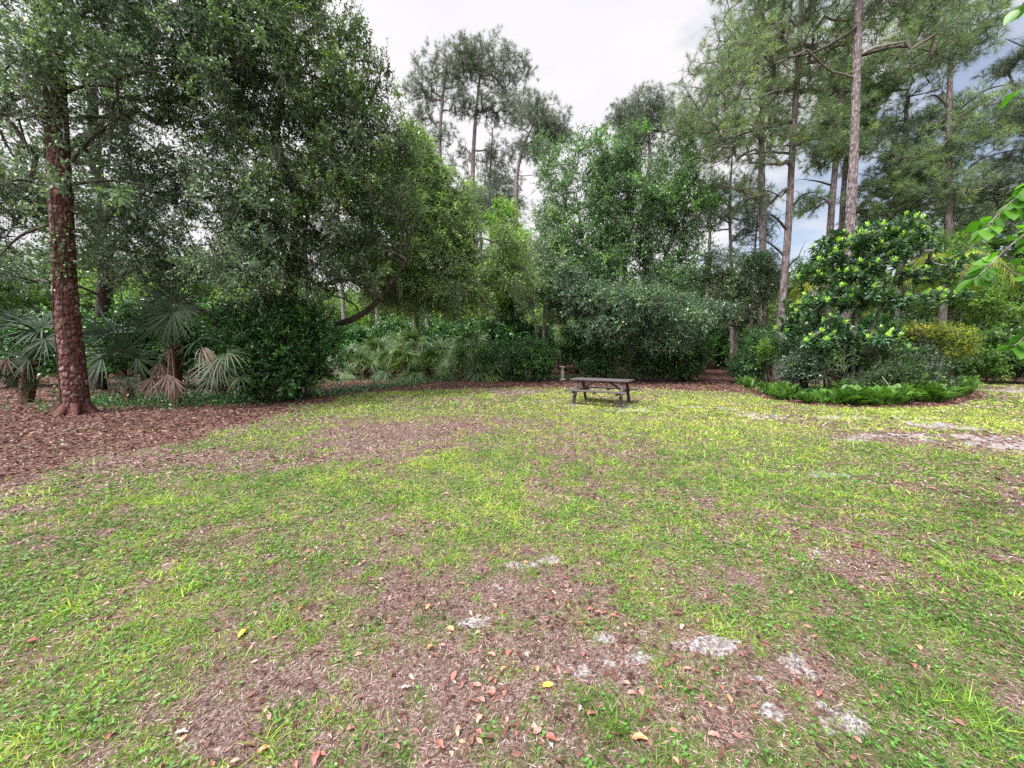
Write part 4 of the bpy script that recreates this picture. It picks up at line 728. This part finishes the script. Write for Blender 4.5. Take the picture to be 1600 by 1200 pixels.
palmetto(103, b3, [(at(340, 562, 10.6), [.05, -.5, -.8], [.3, -.6, 1], .85, .25, .85), (at(308, 533, 10.8), [.95, -.1, .35], [.1, -.5, 1], .95, .25, .55), (at(355, 552, 10.6), [1, -.2, .1], [0, -.5, 1], .85, .4, .9), (at(375, 590, 10.6), [.9, -.3, -.1], [0, -.4, 1], .5, .35, .8), (at(330, 590, 10.6), [-.6, -.4, -.6], TC + Z, .6, .2, .45), (at(350, 580, 10.8), [.5, -.5, -.3], TC + Z, .6, .3, .55)],
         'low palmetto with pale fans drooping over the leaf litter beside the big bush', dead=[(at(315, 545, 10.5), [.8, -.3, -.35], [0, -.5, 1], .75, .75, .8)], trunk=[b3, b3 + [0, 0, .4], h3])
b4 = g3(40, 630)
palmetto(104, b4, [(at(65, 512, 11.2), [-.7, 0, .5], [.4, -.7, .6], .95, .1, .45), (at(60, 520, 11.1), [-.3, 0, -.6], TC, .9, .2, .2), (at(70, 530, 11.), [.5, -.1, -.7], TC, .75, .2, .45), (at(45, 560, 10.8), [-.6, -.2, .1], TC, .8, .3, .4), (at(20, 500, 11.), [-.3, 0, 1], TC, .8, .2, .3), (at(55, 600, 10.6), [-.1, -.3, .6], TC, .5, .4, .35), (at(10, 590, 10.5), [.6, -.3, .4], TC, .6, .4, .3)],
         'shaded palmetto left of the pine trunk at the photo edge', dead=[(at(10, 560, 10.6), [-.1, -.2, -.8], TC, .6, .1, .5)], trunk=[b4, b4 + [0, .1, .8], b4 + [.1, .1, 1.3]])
rp = np.random.default_rng(110)
pal = [(552, 589, 1.0, 'small palmetto closest to the big round bush'), (592, 590, 1.2, 'palmetto with a red brown stump, second from the big round bush'), (648, 592, 1.7, 'tall palmetto with a reddish trunk in the middle of the row'), (700, 590, 1.2, 'bushy palmetto below the pale hanging moss, fourth in the row'), (735, 592, 1.6, 'palmetto with a leaning red brown trunk and one pale fan beside the hedge'),
       (622, 583, 2.3, 'palmetto in the second rank showing above the tall one at mid row'), (680, 584, 2.6, 'high palmetto in the second rank behind the bushy one'), (775, 582, 2.8, 'high palmetto showing just above the left end of the hedge'), (570, 585, 2.1, 'palmetto in the second rank nearest the big round bush'), (880, 580, 2.4, 'palmetto peeping over the stone pedestal'), (725, 583, 2.5, 'high palmetto in the second rank behind the one with the leaning trunk'),
       (572, 592, .35, 'trunkless palmetto sprouting at ground level by the left end of the row'), (622, 593, .35, 'trunkless palmetto left of the tall reddish trunk'), (675, 593, .35, 'trunkless palmetto right of the tall reddish trunk'), (718, 594, .35, 'trunkless palmetto left of the leaning red brown trunk'), (758, 594, .35, 'trunkless palmetto against the left end of the hedge')]
for k, (px, py, h, lab) in enumerate(pal):
    b = g3(px, py); rg = np.random.default_rng(120 + k); head = b + np.array([rg.normal(0, .15), -.05, h * .8 + .25])
    fr = auto_fronds(rg, head, 19, 1.0, 1.0, tone=.72, lo=-.35)
    dd = [(head + [rg.normal(0, .5), -.3, -.35], [rg.normal(0, .5), -.3, -1], [rg.normal(0, .6), -1, .3], .7, .1, rg.uniform(0, .5)) for _ in range(3)]
    palmetto(120 + k, b, fr, lab, dead=dd, trunk=[b, (b + head) / 2 + [rg.normal(0, .1), 0, 0], head], group='saw palmettos in the row behind the lawn')
# feather palms behind the magnolia
def feather(seed, base, h, n, label, L=2.6, mat='queen', rad=.13):
    rng = np.random.default_rng(seed); root = empty('feather_palm', base, label, 'palm'); head = base + [0, 0, h]; tb = MB(); tube(tb, smooth_path([base, (base + head) / 2 + [.1, 0, 0], head], 24), [rad * 1.3, rad, rad], 14, rough=.08, seed=seed); tb.build('trunk', M['bark_grey'], root, base)
    for k in range(n):
        a = k * 2.399; el = rng.uniform(.1, 1.3); d = np.array([cos(a) * cos(el), sin(a) * cos(el), sin(el)]); dh = np.array([cos(a), sin(a), 0])
        p = smooth_path([head, head + d * L * .4, head + d * L * .6 + dh * L * .25 - Z * .15 * L, head + d * L * .6 + dh * L * .5 - Z * .6 * L], 34); mb = MB(); tube(mb, p, [.03, .015, .004], 5, val=.6)
        T = nz(np.gradient(p, axis=0))[5:]; q = p[5:]; sd = nz(np.cross(T, Z)); tone = rng.uniform(.3, .8)
        for s in (-1, 1):
            for r_ in range(2): ribbons(mb, q + T * .03 * r_, T * .45 + sd * s + rng.normal(0, .14, q.shape), nz(np.cross(T, sd) + rng.normal(0, .2, q.shape)), .55 * np.sin(np.linspace(.5, 2.7, len(q))) + .1, .03, [.7, 1, .6, .1], np.clip(tone + rng.normal(0, .1, len(q)), 0, 1), droop=.75)
        mb.build('frond', M[mat], root, base)
feather(140, pg(1462, 16), 4.7, 11, 'yellow green feather palm behind the right side of the magnolia', 1.9)
feather(141, pg(1288, 19), 4.3, 9, 'olive feather palm between the dark pine and the magnolia', 2.0)
feather(142, pg(1392, 24), 8.2, 12, 'taller dark feather palm behind the magnolia top', 2.2, 'fern')
feather(143, pg(1450, 26), 8.6, 12, 'dark feather palm between the magnolia and the long limbed pine', 2.2, 'fern')

# ------------------------------------------------------------------ ferns round the island bed
def fern_mesh(seed, strap):
    rng = np.random.default_rng(seed); mb = MB(); n = 34 if strap else 20; a = rng.uniform(0, 6.28, n); el = rng.uniform(.75, 1.5, n); D = np.stack([np.cos(a) * np.cos(el), np.sin(a) * np.cos(el), np.sin(el)], 1); P = np.zeros((n, 3)) + rng.normal(0, .04, (n, 3)) * [1, 1, 0]
    L = rng.uniform(.3, .6, n); tone = rng.uniform(.2, .75)
    if strap: ribbons(mb, P, D, Z + rng.normal(0, .2, (n, 3)), L, .05, [.4, 1, 1, .7, .05], np.clip(rng.normal(tone, .25, n), 0, 1), droop=.4, fold=.15)
    else:
        for k in range(n):
            t = np.linspace(.08, 1, 15); p = P[k] + D[k] * L[k] * t[:, None] * 1.15 - Z * (L[k] * .4 * t ** 2)[:, None]; T = nz(np.gradient(p, axis=0)); sd = nz(np.cross(T, Z)); segs(mb, p[:-1], p[1:], .003, .002, 3, .6)
            for s in (-1, 1): diamonds(mb, p, sd * s + T * .4, np.cross(sd, T) + rng.normal(0, .1, p.shape), .1 * np.sin(t * 2.7 + .3) + .015, .028, np.clip(rng.normal(tone, .12, 15) + (k % 5) * .06, 0, 1), droop=.2)
    return mb
def ferns():
    rng = np.random.default_rng(150); protos = {}
    spots_ = []
    line = [(1190, 612), (1215, 622), (1260, 630), (1310, 634), (1360, 635), (1410, 634), (1460, 630), (1500, 622), (1512, 612)]
    for i in range(118):
        t = rng.uniform(0, len(line) - 1.001); k = int(t); f = t - k; px = line[k][0] * (1 - f) + line[k + 1][0] * f; py = line[k][1] * (1 - f) + line[k + 1][1] * f - abs(rng.normal(0, 5)); p = gnd(px, py)
        if i % 4 == 0: p = p + [rng.normal(0, .5), rng.uniform(.3, 2.)]
        strap = px < 1290 + rng.normal(0, 50); spots_.append((p, strap, px))
    for p, strap, px in spots_:
        key = (strap, int(rng.integers(6)))
        nm = 'strap_fern' if strap else 'sword_fern'
        lab = 'strap leaved fern in the left half of the island bed edge' if strap else 'arching feathery fern along the front of the island bed'; grp = 'strap leaved ferns edging the island bed' if strap else 'feathery ferns edging the island bed'
        if key not in protos: o = protos[key] = fern_mesh(160 + key[1] + 10 * strap, strap).build(nm, M['fern']); tag(o, lab, 'fern', grp)
        else: o = protos[key].copy(); C.objects.link(o)
        o.location = (p[0], p[1], float(gz(*p)) - .01); o.rotation_euler = (0, 0, rng.uniform(0, 6.28)); o.scale = (float(rng.choice([.7, .95, 1.2, 1.5]) * rng.uniform(.85, 1.15)),) * 3
ferns()
# low weeds at the foot of the wood
def foot_weeds():
    rng = np.random.default_rng(170); mb = MB(); n = 5200; t = rng.uniform(0, 1, n)
    pts = []
    for (x0, y0, x1, y1, w, m) in ((-7.5, 12.6, -4, 21, .5, 600), (-4, 21.8, 9, 22.5, .5, 900), (-13, 12, -8.5, 12.3, .8, 900), (10, 13.2, 14.5, 14.5, .7, 1100), (-16, 16, -6, 24, 2, 700)):
        t = rng.random(m); pts.append(np.stack([x0 + (x1 - x0) * t + rng.normal(0, w, m), y0 + (y1 - y0) * t + rng.normal(0, w, m)], 1))
    p = np.concatenate(pts); N = len(p); k = 9; X = np.repeat(p, k, 0) + rng.normal(0, .07, (N * k, 2)); P = np.column_stack([X, gz(X[:, 0], X[:, 1]) + np.repeat(rng.uniform(.02, .3, N), k) * rng.random(N * k)])
    diamonds(mb, P, nz(rng.normal(0, 1, (N * k, 3)) + Z * .5), nz(Z + rng.normal(0, .5, (N * k, 3))), .08, .04, np.clip(rng.normal(.45, .2, N * k), 0, 1))
    tag(mb.build('undergrowth', M['dark']), 'low leafy undergrowth along the foot of the wood', 'undergrowth', kind='stuff')
foot_weeds()

# ------------------------------------------------------------------ background wood: shared meshes, each tree its own object
def background():
    rng = np.random.default_rng(200); P = {}
    def proto(key, mat, bark, h, w, label, n=330, L=.17):
        base = np.array([0, 60., 0]); bl = [((0, 60, h * .8), (w * .55, w * .55, h * .2)), ((w * .3, 60, h * .6), (w * .6, w * .6, h * .2)), ((-w * .35, 60, h * .55), (w * .6, w * .6, h * .22)), ((0, 59.6, h * .4), (w * .75, w * .75, h * .2)), ((.1 * w, 60, h * .25), (w * .6, w * .6, h * .12))]
        bl = [(np.array(c), r) for c, r in bl]
        o = tree('wood_tree', 200 + len(P), [([base, base + [.2, 0, h * .35], base + [-.1, 0, h * .85]], [.2, .15, .04], 1.5)], bl, n, mat, bark, label, lf=(8, 9, .6, L, L * .5), step=1.2, sides=8, rings=12, group=None, r0=.012, twig=False, vmid=.5)
        P[key] = o; return o
    proto('a', 'oak', 'bark_grey', 9, 3.2, 'x'); proto('b', 'pale', 'bark_grey', 8, 3., 'x'); proto('c', 'lime', 'bark_grey', 6.5, 2.6, 'x'); proto('d', 'midgreen', 'bark_oak', 10, 3.4, 'x'); proto('e', 'dark', 'bark_oak', 4, 2.4, 'x', 260)
    used = set()
    rows = [(-60, 19, 'd', 1., 'dark tree beyond the left edge, behind the left palmetto'), (60, 22, 'c', .9, 'sunlit yellow green tree seen left of the pine trunk'), (170, 24, 'b', 1., 'pale tree glimpsed behind the upright palmetto fans'), (250, 21, 'c', 1., 'yellow green tree behind the tallest palmetto'), (330, 25, 'd', .9, 'dark tree behind the oak limb above the big bush'), (400, 22, 'b', .9, 'pale green tree behind the big round bush'),
            (480, 24, 'a', .9, 'dull green tree behind the trunk of the large dark oak'), (545, 26, 'c', .95, 'lime tree behind the crooked low limb'), (600, 30, 'a', 1., 'dull tree behind the left palmetto row'), (650, 27, 'b', .95, 'pale tree behind the middle of the palmetto row'), (710, 31, 'd', 1., 'dark tree behind the pale hanging moss'), (750, 28, 'c', .8, 'small lime tree behind the left end of the hedge'), (820, 32, 'a', 1., 'dull green tree behind the hedge'),
            (870, 28, 'b', .9, 'pale tree left behind the central tree'), (930, 30, 'd', 1.05, 'dark tree hidden behind the left of the central tree'), (1000, 33, 'a', 1.1, 'dull tree directly behind the central trunk'), (1060, 29, 'd', 1., 'dark tree behind the right of the central tree'), (1100, 32, 'a', .95, 'dull tree left of the trail opening'), (1130, 36, 'd', 1., 'dark tree closing the far end of the trail'),
            (1180, 31, 'b', .95, 'pale tree right of the trail opening'), (1240, 34, 'a', .9, 'dull tree behind the dark pine'), (1300, 30, 'd', .8, 'dark tree behind the left of the magnolia'), (1360, 32, 'c', .9, 'lime tree behind the magnolia'), (1420, 33, 'd', .95, 'dark tree behind the golden bush'), (1490, 32, 'b', 1., 'pale tree behind the bright green tree'), (1560, 34, 'a', 1.1, 'dull tree behind the bright shrubs'), (1640, 30, 'd', 1., 'dark tree at the right edge'), (1740, 26, 'a', 1., 'dull tree beyond the right edge'), (-180, 16, 'a', 1., 'dull tree beyond the left edge')]
    for k, (px, Y, key, sc, lab) in enumerate(rows):
        loc = pg(px, Y + 5); rz = rng.uniform(0, 6.28)
        if key not in used: used.add(key); o = P[key]; o.location = loc; o.rotation_euler = (0, 0, rz); o.scale = (sc,) * 3; o['label'] = lab
        else: o = copy_tree(P[key], loc, rz, sc, lab)
        o['group'] = 'trees of the wood behind the clearing'
    sh = [(20, 15.5, 'low dark bush behind the shaded left palmetto'), (130, 16, 'low dark bush behind the foot of the left pine'), (230, 15, 'low dark bush behind the upright palmettos'), (320, 15.5, 'low dark bush behind the low palmetto'), (540, 23.5, 'low dark bush behind the small palmetto'), (620, 24.5, 'low dark bush behind the palmetto row left of middle'), (700, 24.5, 'low dark bush behind the palmetto row right of middle'), (790, 24, 'low dark bush behind the hedge'), (900, 25, 'low dark bush behind the stone pedestal'), (990, 25.5, 'low dark bush behind the table'),
          (1070, 26, 'low dark bush behind the shrub left of the trail'), (575, 24, 'low dark bush between the second rank palmettos on the left of the row'), (665, 24.5, 'low dark bush between the second rank palmettos at mid row'), (740, 24.5, 'low dark bush behind the leaning palmetto trunk'), (840, 24, 'low dark bush behind the hedge near the pedestal'), (1125, 31, 'low dark bush at the end of the trail'), (1195, 24, 'low dark bush behind the dark pine'), (1280, 22, 'low dark bush behind the olive palm'), (1370, 21, 'low dark bush behind the magnolia stems'), (1440, 21, 'low dark bush behind the golden bush'), (1500, 24, 'low dark bush behind the bright shrub bank'), (1620, 23, 'low dark bush at the right edge')]
    for k, (px, Y, lab) in enumerate(sh):
        sc = rng.uniform(.75, .95); loc = pg(px, Y + 1.5)
        if k == 0: o = P['e']; o.location = loc; o.scale = (sc,) * 3; o['label'] = lab
        else: o = copy_tree(P['e'], loc, rng.uniform(0, 6.28), sc, lab)
        o.name = 'wood_shrub' if k == 0 else o.name; o['category'] = 'shrub'; o['group'] = 'shrubs of the wood behind the clearing'
    # slim bare trunks deep in the wood
    tr = None
    for k, (px, Y, h, lab) in enumerate([(538, 27, 14, 'pale straight trunk seen left of the crooked limb'), (590, 30, 16, 'grey bare trunk above the palmetto row, left of the pale oak stem'), (668, 29, 15, 'slim pinkish trunk above the middle palmetto'), (752, 28, 13, 'pale thick trunk above the left end of the hedge'), (484, 28, 15, 'grey trunk behind the large dark oak'), (1465, 27, 12, 'slim trunk right of the golden bush'), (1100, 28, 13, 'slim trunk left of the trail opening'), (1170, 30, 12, 'slim trunk right of the trail opening')]):
        loc = pg(px, Y)
        if tr is None:
            mb = MB(); tube(mb, smooth_path([[0, 0, 0], [.1, 0, 5], [-.1, 0, 10], [.15, 0, 16]], 40), [.2, .16, .13, .05], 14, rough=.08, plates=.01)
            root = empty('bare_trunk_tree', loc, lab, 'tree', 'slim trunks deep in the wood'); mb.build('trunk', M['bark_grey'], root)
            rg = np.random.default_rng(3); bb = MB(); cb = MB(); pts = blob_pts(rg, [(np.array([0, 0, 14.5]), (2.2, 2.2, 1.8))], 120)
            A, B, ra, rb, tips, td = grow(rg, [(smooth_path([[-.1, 0, 10], [.15, 0, 16]], 12), np.full(12, .08), 8)], pts, .7, .3, .01); segs(bb, A, B, ra, rb, 5); needles(cb, rg, tips, td, 5, 20, .3, .016, twigs=bb); bb.build('branches', M['bark_grey'], root); cb.build('crown', M['needle_grey'], root); tr = root; root.scale = (h / 16,) * 3
        else: copy_tree(tr, loc, rng.uniform(0, 6), h / 16, lab)
    # the far wood as one mass
    mb = MB(); n = 90000; a = rng.uniform(R(20), R(160), n); r = rng.uniform(42, 62, n); x, y = r * np.cos(a), r * np.sin(a); top = 6 + 6 * fbm(x * .12, y * .12, 5); z = top * rng.random(n) ** .7
    diamonds(mb, np.stack([x, y, z], 1), rdir(rng, n), nz(Z + rng.normal(0, .7, (n, 3))), .55, .3, np.clip(rng.normal(.4, .2, n), 0, 1))
    tag(mb.build('distant_wood', M['oak']), 'continuous dark green woodland far behind the trees', 'woodland', kind='stuff')
background()

# ------------------------------------------------------------------ overhanging branch at the right edge, near the camera
def near_branch():
    rng = np.random.default_rng(230); Y = 2.7; base = np.array([5.2, 3.1, float(gz(5.2, 3.1)) - .05])
    root = empty('young_tree', base, 'nearby tree whose branches of big round bright leaves hang in at the right edge', 'tree'); tb = MB()
    tube(tb, smooth_path([base, base + [0, 0, 1.6], base + [.1, -.1, 3.4], base + [0, 0, 5]], 30), [.09, .075, .05, .02], 14, rough=.1, seed=2); tb.build('trunk', M['bark_grey'], root, base)
    bb = MB(); cb = MB()
    brs = [((1700, 250), (1600, 300), (1540, 355)), ((1700, 330), (1610, 360), (1530, 430)), ((1720, 420), (1620, 440), (1560, 410)), ((1720, 480), (1640, 500), (1585, 540)), ((1700, 290), (1640, 270), (1585, 320)), ((1700, 60), (1640, 110), (1598, 135)), ((1690, -60), (1640, -30), (1600, 8)), ((1720, 380), (1640, 390), (1575, 345))]
    for k, (p, q, r) in enumerate(brs):
        dy = rng.uniform(-.2, .35); a_ = at(*p, Y + dy); b_ = at(*q, Y + dy); c_ = at(*r, Y + dy); st = base + np.array([0, 0, max(.8, min(4.6, a_[2] * .95))]); pth = smooth_path([st, a_, b_, c_], 40); tube(bb, pth, [.02, .012, .006, .003], 6, val=.5)
        n = 34 if p[1] > 200 else 12; idx = rng.integers(14, 40, n); P = pth[idx]; T = nz(np.gradient(pth, axis=0))[idx]; sd = nz(np.cross(T, Z)) * rng.choice([-1, 1], n)[:, None]
        D = nz(sd * .7 + T * .5 + rng.normal(0, .3, (n, 3)) - Z * .3); pet = P + D * .04; segs(bb, P, pet, .0015, .001, 4); L = rng.uniform(.06, .1, n)
        ribbons(cb, pet, D, nz(Z + rng.normal(0, .45, (n, 3)) + [0, -.25, 0]), L, L * .82, [.2, .75, .98, 1, .85, .5, .05], np.clip(rng.normal(.5, .2, n), 0, 1), droop=.25, fold=.08)
    bb.build('branches', M['bark_grey'], root, base); cb.build('crown', M['branchleaf'], root, base)
near_branch()

# ------------------------------------------------------------------ picnic table
def picnic():
    ang = R(-31); c = np.array([2.745, 11.75]); z0 = float(gz(*c)); root = empty('picnic_table', (c[0], c[1], z0), 'dark brown wooden picnic table with attached benches, alone at the far side of the lawn', 'picnic table', rz=ang)
    L = 1.8; rng = np.random.default_rng(4)
    def part(name, boxes, mat='wood'):
        mb = MB()
        for (cc, ss, rt) in boxes: box(mb, cc, ss, rt, val=rng.random())
        return mb.build(name, M[mat], root, smooth=False)
    part('table_top', [([rng.normal(0, .006), -.3 + .15 * k, .742 + rng.normal(0, .002)], [L, .138, .038], None) for k in range(5)], 'wood_grey')
    for s in (-1, 1): part('bench_seat', [([rng.normal(0, .006), s * .66 + .145 * k - .07, .44], [L + .04, .136, .038], None) for k in range(2)], 'wood_grey')
    for sx in (-1, 1):
        x = sx * .66
        part('seat_support', [([x, 0, .40], [.038, 1.5, .088], None)]); part('top_support', [([x, 0, .70], [.038, .68, .085], None)])
        for sy in (-1, 1):
            a = np.array([x + sx * .04, sy * .24, .72]); b = np.array([x + sx * .04, sy * .55, -.03]); part('leg', [((a + b) / 2, [np.linalg.norm(a - b), .04, .09], frame(b - a, np.array([1., 0, 0])))])
        a = np.array([x - sx * .01, 0, .41]); b = np.array([sx * .2, 0, .70]); part('brace', [((a + b) / 2, [np.linalg.norm(a - b) + .06, .085, .038], frame(b - a))])
    part('top_cleat', [([0, 0, .70], [.038, .68, .08], None)])
    for s in (-1, 1): part('seat_cleat', [([0, s * .66, .40], [.038, .27, .06], None)])
picnic()

# stone pedestal
def pedestal():
    b = g3(879, 594); b[2] += .05; root = empty('stone_pedestal', b, 'short pale stone pedestal standing between the hedge and the dark shrub', 'pedestal')
    def lathe(name, prof, n=28):
        mb = MB(); v = np.array([[r * cos(2 * pi * k / n), r * sin(2 * pi * k / n), z] for (r, z) in prof for k in range(n)]); q = [[i * n + k, i * n + (k + 1) % n, (i + 1) * n + (k + 1) % n, (i + 1) * n + k] for i in range(len(prof) - 1) for k in range(n)]; mb.add(v, q); return mb.build(name, M['stone'], root)
    lathe('base', [(.0, 0), (.17, 0), (.17, .07), (.15, .09), (.12, .12), (.09, .14), (0, .14)]); lathe('shaft', [(0, .14), (.085, .14), (.075, .2), (.095, .32), (.1, .4), (.08, .52), (.07, .6), (.09, .66), (0, .66)]); lathe('cap', [(0, .66), (.1, .66), (.14, .7), (.16, .72), (.16, .77), (.13, .78), (0, .77)])
pedestal()

# fallen sticks
def sticks():
    rng = np.random.default_rng(240)
    for (px, py, qx, qy, lab) in ((175, 607, 225, 632, 'pale fallen stick in front of the upright palmetto'), (0, 632, 62, 622, 'long grey fallen branch at the foot of the left palmetto'), (700, 595, 745, 590, 'dead branch on the leaf litter before the palmettos'), (560, 600, 610, 596, 'short dead branch before the left end of the palmetto row'), (1300, 1115, 1316, 1107, 'small twig on the sandy patch at the lower right'), (1378, 590, 1402, 622, 'pale arching dry stalk leaning out of the fern bed')):
        a = gnd(px, py); b = gnd(qx, qy); up = .9 if px == 1378 else .03
        if px == 1378: a = at(1378, 588, 11.6); b3_ = at(1404, 624, 11.2)
        else: a = np.array([*a, float(gz(*a)) + .015]); b3_ = np.array([*b, float(gz(*b)) + .015])
        r = .004 if px == 1300 else .012; mb = MB(); mid = (a + b3_) / 2 + [rng.normal(0, .03), rng.normal(0, .03), .04]; tube(mb, smooth_path([a, mid, b3_], 14), [r, r * .8, r * .4], 7, rough=.2)
        for k in range(3):
            t = rng.uniform(.3, .9); s = a + (b3_ - a) * t; e = s + np.array([rng.normal(0, .12), rng.normal(0, .12), abs(rng.normal(0, .04))]) * (.3 if px == 1300 else 1); segs(mb, s[None], e[None], r * .5, r * .2, 5)
        tag(mb.build('fallen_branch', M['stick'], origin=None), lab, 'branch')
sticks()

# ------------------------------------------------------------------ camera, sky, light
cam = bpy.data.cameras.new('camera'); cam.sensor_width = 36; cam.lens = 36 * F / 1600; cam.clip_start = .05; cam.clip_end = 4000
co = bpy.data.objects.new('camera', cam); C.objects.link(co); co.location = (0, 0, CAMH); co.rotation_euler = (pi / 2 - PITCH, 0, 0); sc = bpy.context.scene; sc.camera = co
w = bpy.data.worlds.new('World'); sc.world = w; w.use_nodes = True; nt = w.node_tree; nt.nodes.clear(); L = nt.links.new
ELEV, AZ = R(58), R(226)
sky = nd(nt, 'ShaderNodeTexSky', sky_type='NISHITA', sun_disc=False, sun_elevation=ELEV, sun_rotation=AZ); sky.air_density = 1.; sky.dust_density = 1.5; sky.ozone_density = 1.2
tc = nd(nt, 'ShaderNodeTexCoord'); mp = nd(nt, 'ShaderNodeMapping'); mp.inputs['Scale'].default_value = (1, 1, 2.2); L(tc.outputs['Generated'], mp.inputs[0])
n1 = nd(nt, 'ShaderNodeTexNoise', Scale=2.6, Detail=7.0, Roughness=.52); L(mp.outputs[0], n1.inputs['Vector'])
sx = nd(nt, 'ShaderNodeSeparateXYZ'); L(tc.outputs['Generated'], sx.inputs[0])
m1 = nd(nt, 'ShaderNodeMath', operation='MULTIPLY_ADD'); L(sx.outputs[0], m1.inputs[0]); m1.inputs[1].default_value = -.22; L(n1.outputs[0], m1.inputs[2])
cov = nd(nt, 'ShaderNodeMapRange', interpolation_type='SMOOTHSTEP'); L(m1.outputs[0], cov.inputs[0]); cov.inputs[1].default_value = .20; cov.inputs[2].default_value = .40; cov.inputs[3].default_value = .25
n2 = nd(nt, 'ShaderNodeTexNoise', Scale=1.7, Detail=4.0); L(mp.outputs[0], n2.inputs['Vector'])
cl = ramp(nt, [(.3, (5.3, 5.25, 5.6)), (.7, (6.1, 5.95, 6.05))]); L(n2.outputs[0], cl.inputs[0])
dt = nd(nt, 'ShaderNodeVectorMath', operation='DOT_PRODUCT'); L(tc.outputs['Generated'], dt.inputs[0]); dt.inputs[1].default_value = (sin(AZ) * cos(ELEV), cos(AZ) * cos(ELEV), sin(ELEV))
zen = nd(nt, 'ShaderNodeMapRange', interpolation_type='SMOOTHSTEP'); L(dt.outputs['Value'], zen.inputs[0]); zen.inputs[1].default_value = .35; zen.inputs[2].default_value = 1.; zen.inputs[3].default_value = 1.; zen.inputs[4].default_value = 4.2
clz = nd(nt, 'ShaderNodeVectorMath', operation='SCALE'); L(cl.outputs[0], clz.inputs[0]); L(zen.outputs[0], clz.inputs['Scale'])   # thin cloud is brightest round the hidden sun
mx = nd(nt, 'ShaderNodeMix', data_type='RGBA'); L(cov.outputs[0], mx.inputs[0]); L(sky.outputs[0], mx.inputs[6]); L(clz.outputs[0], mx.inputs[7])
bg = nd(nt, 'ShaderNodeBackground'); bg.inputs[1].default_value = .1; L(mx.outputs[2], bg.inputs[0]); ow = nd(nt, 'ShaderNodeOutputWorld'); L(bg.outputs[0], ow.inputs[0])
sl = bpy.data.lights.new('sun', 'SUN'); sl.energy = 3.0; sl.angle = R(12); sl.color = (1, .97, .92); so = bpy.data.objects.new('sun', sl); C.objects.link(so)
dsun = np.array([sin(AZ) * cos(ELEV), cos(AZ) * cos(ELEV), sin(ELEV)])
import mathutils
so.rotation_euler = mathutils.Vector(dsun).to_track_quat('Z', 'Y').to_euler(); so.location = (0, 0, 40)
vs = sc.view_settings; sc.display_settings.display_device = 'sRGB'; vs.view_transform = 'Standard'; vs.look = 'None'; vs.exposure = 0.78; vs.gamma = 1
sc.cycles.use_denoising = False; sc.cycles.max_bounces = 8; sc.cycles.diffuse_bounces = 4; sc.cycles.glossy_bounces = 2; sc.cycles.transmission_bounces = 3; sc.cycles.transparent_max_bounces = 4
sc.cycles.caustics_reflective = False; sc.cycles.caustics_refractive = False
tot = sum(len(o.data.polygons) for o in bpy.data.objects if o.type == 'MESH'); print('faces', tot)
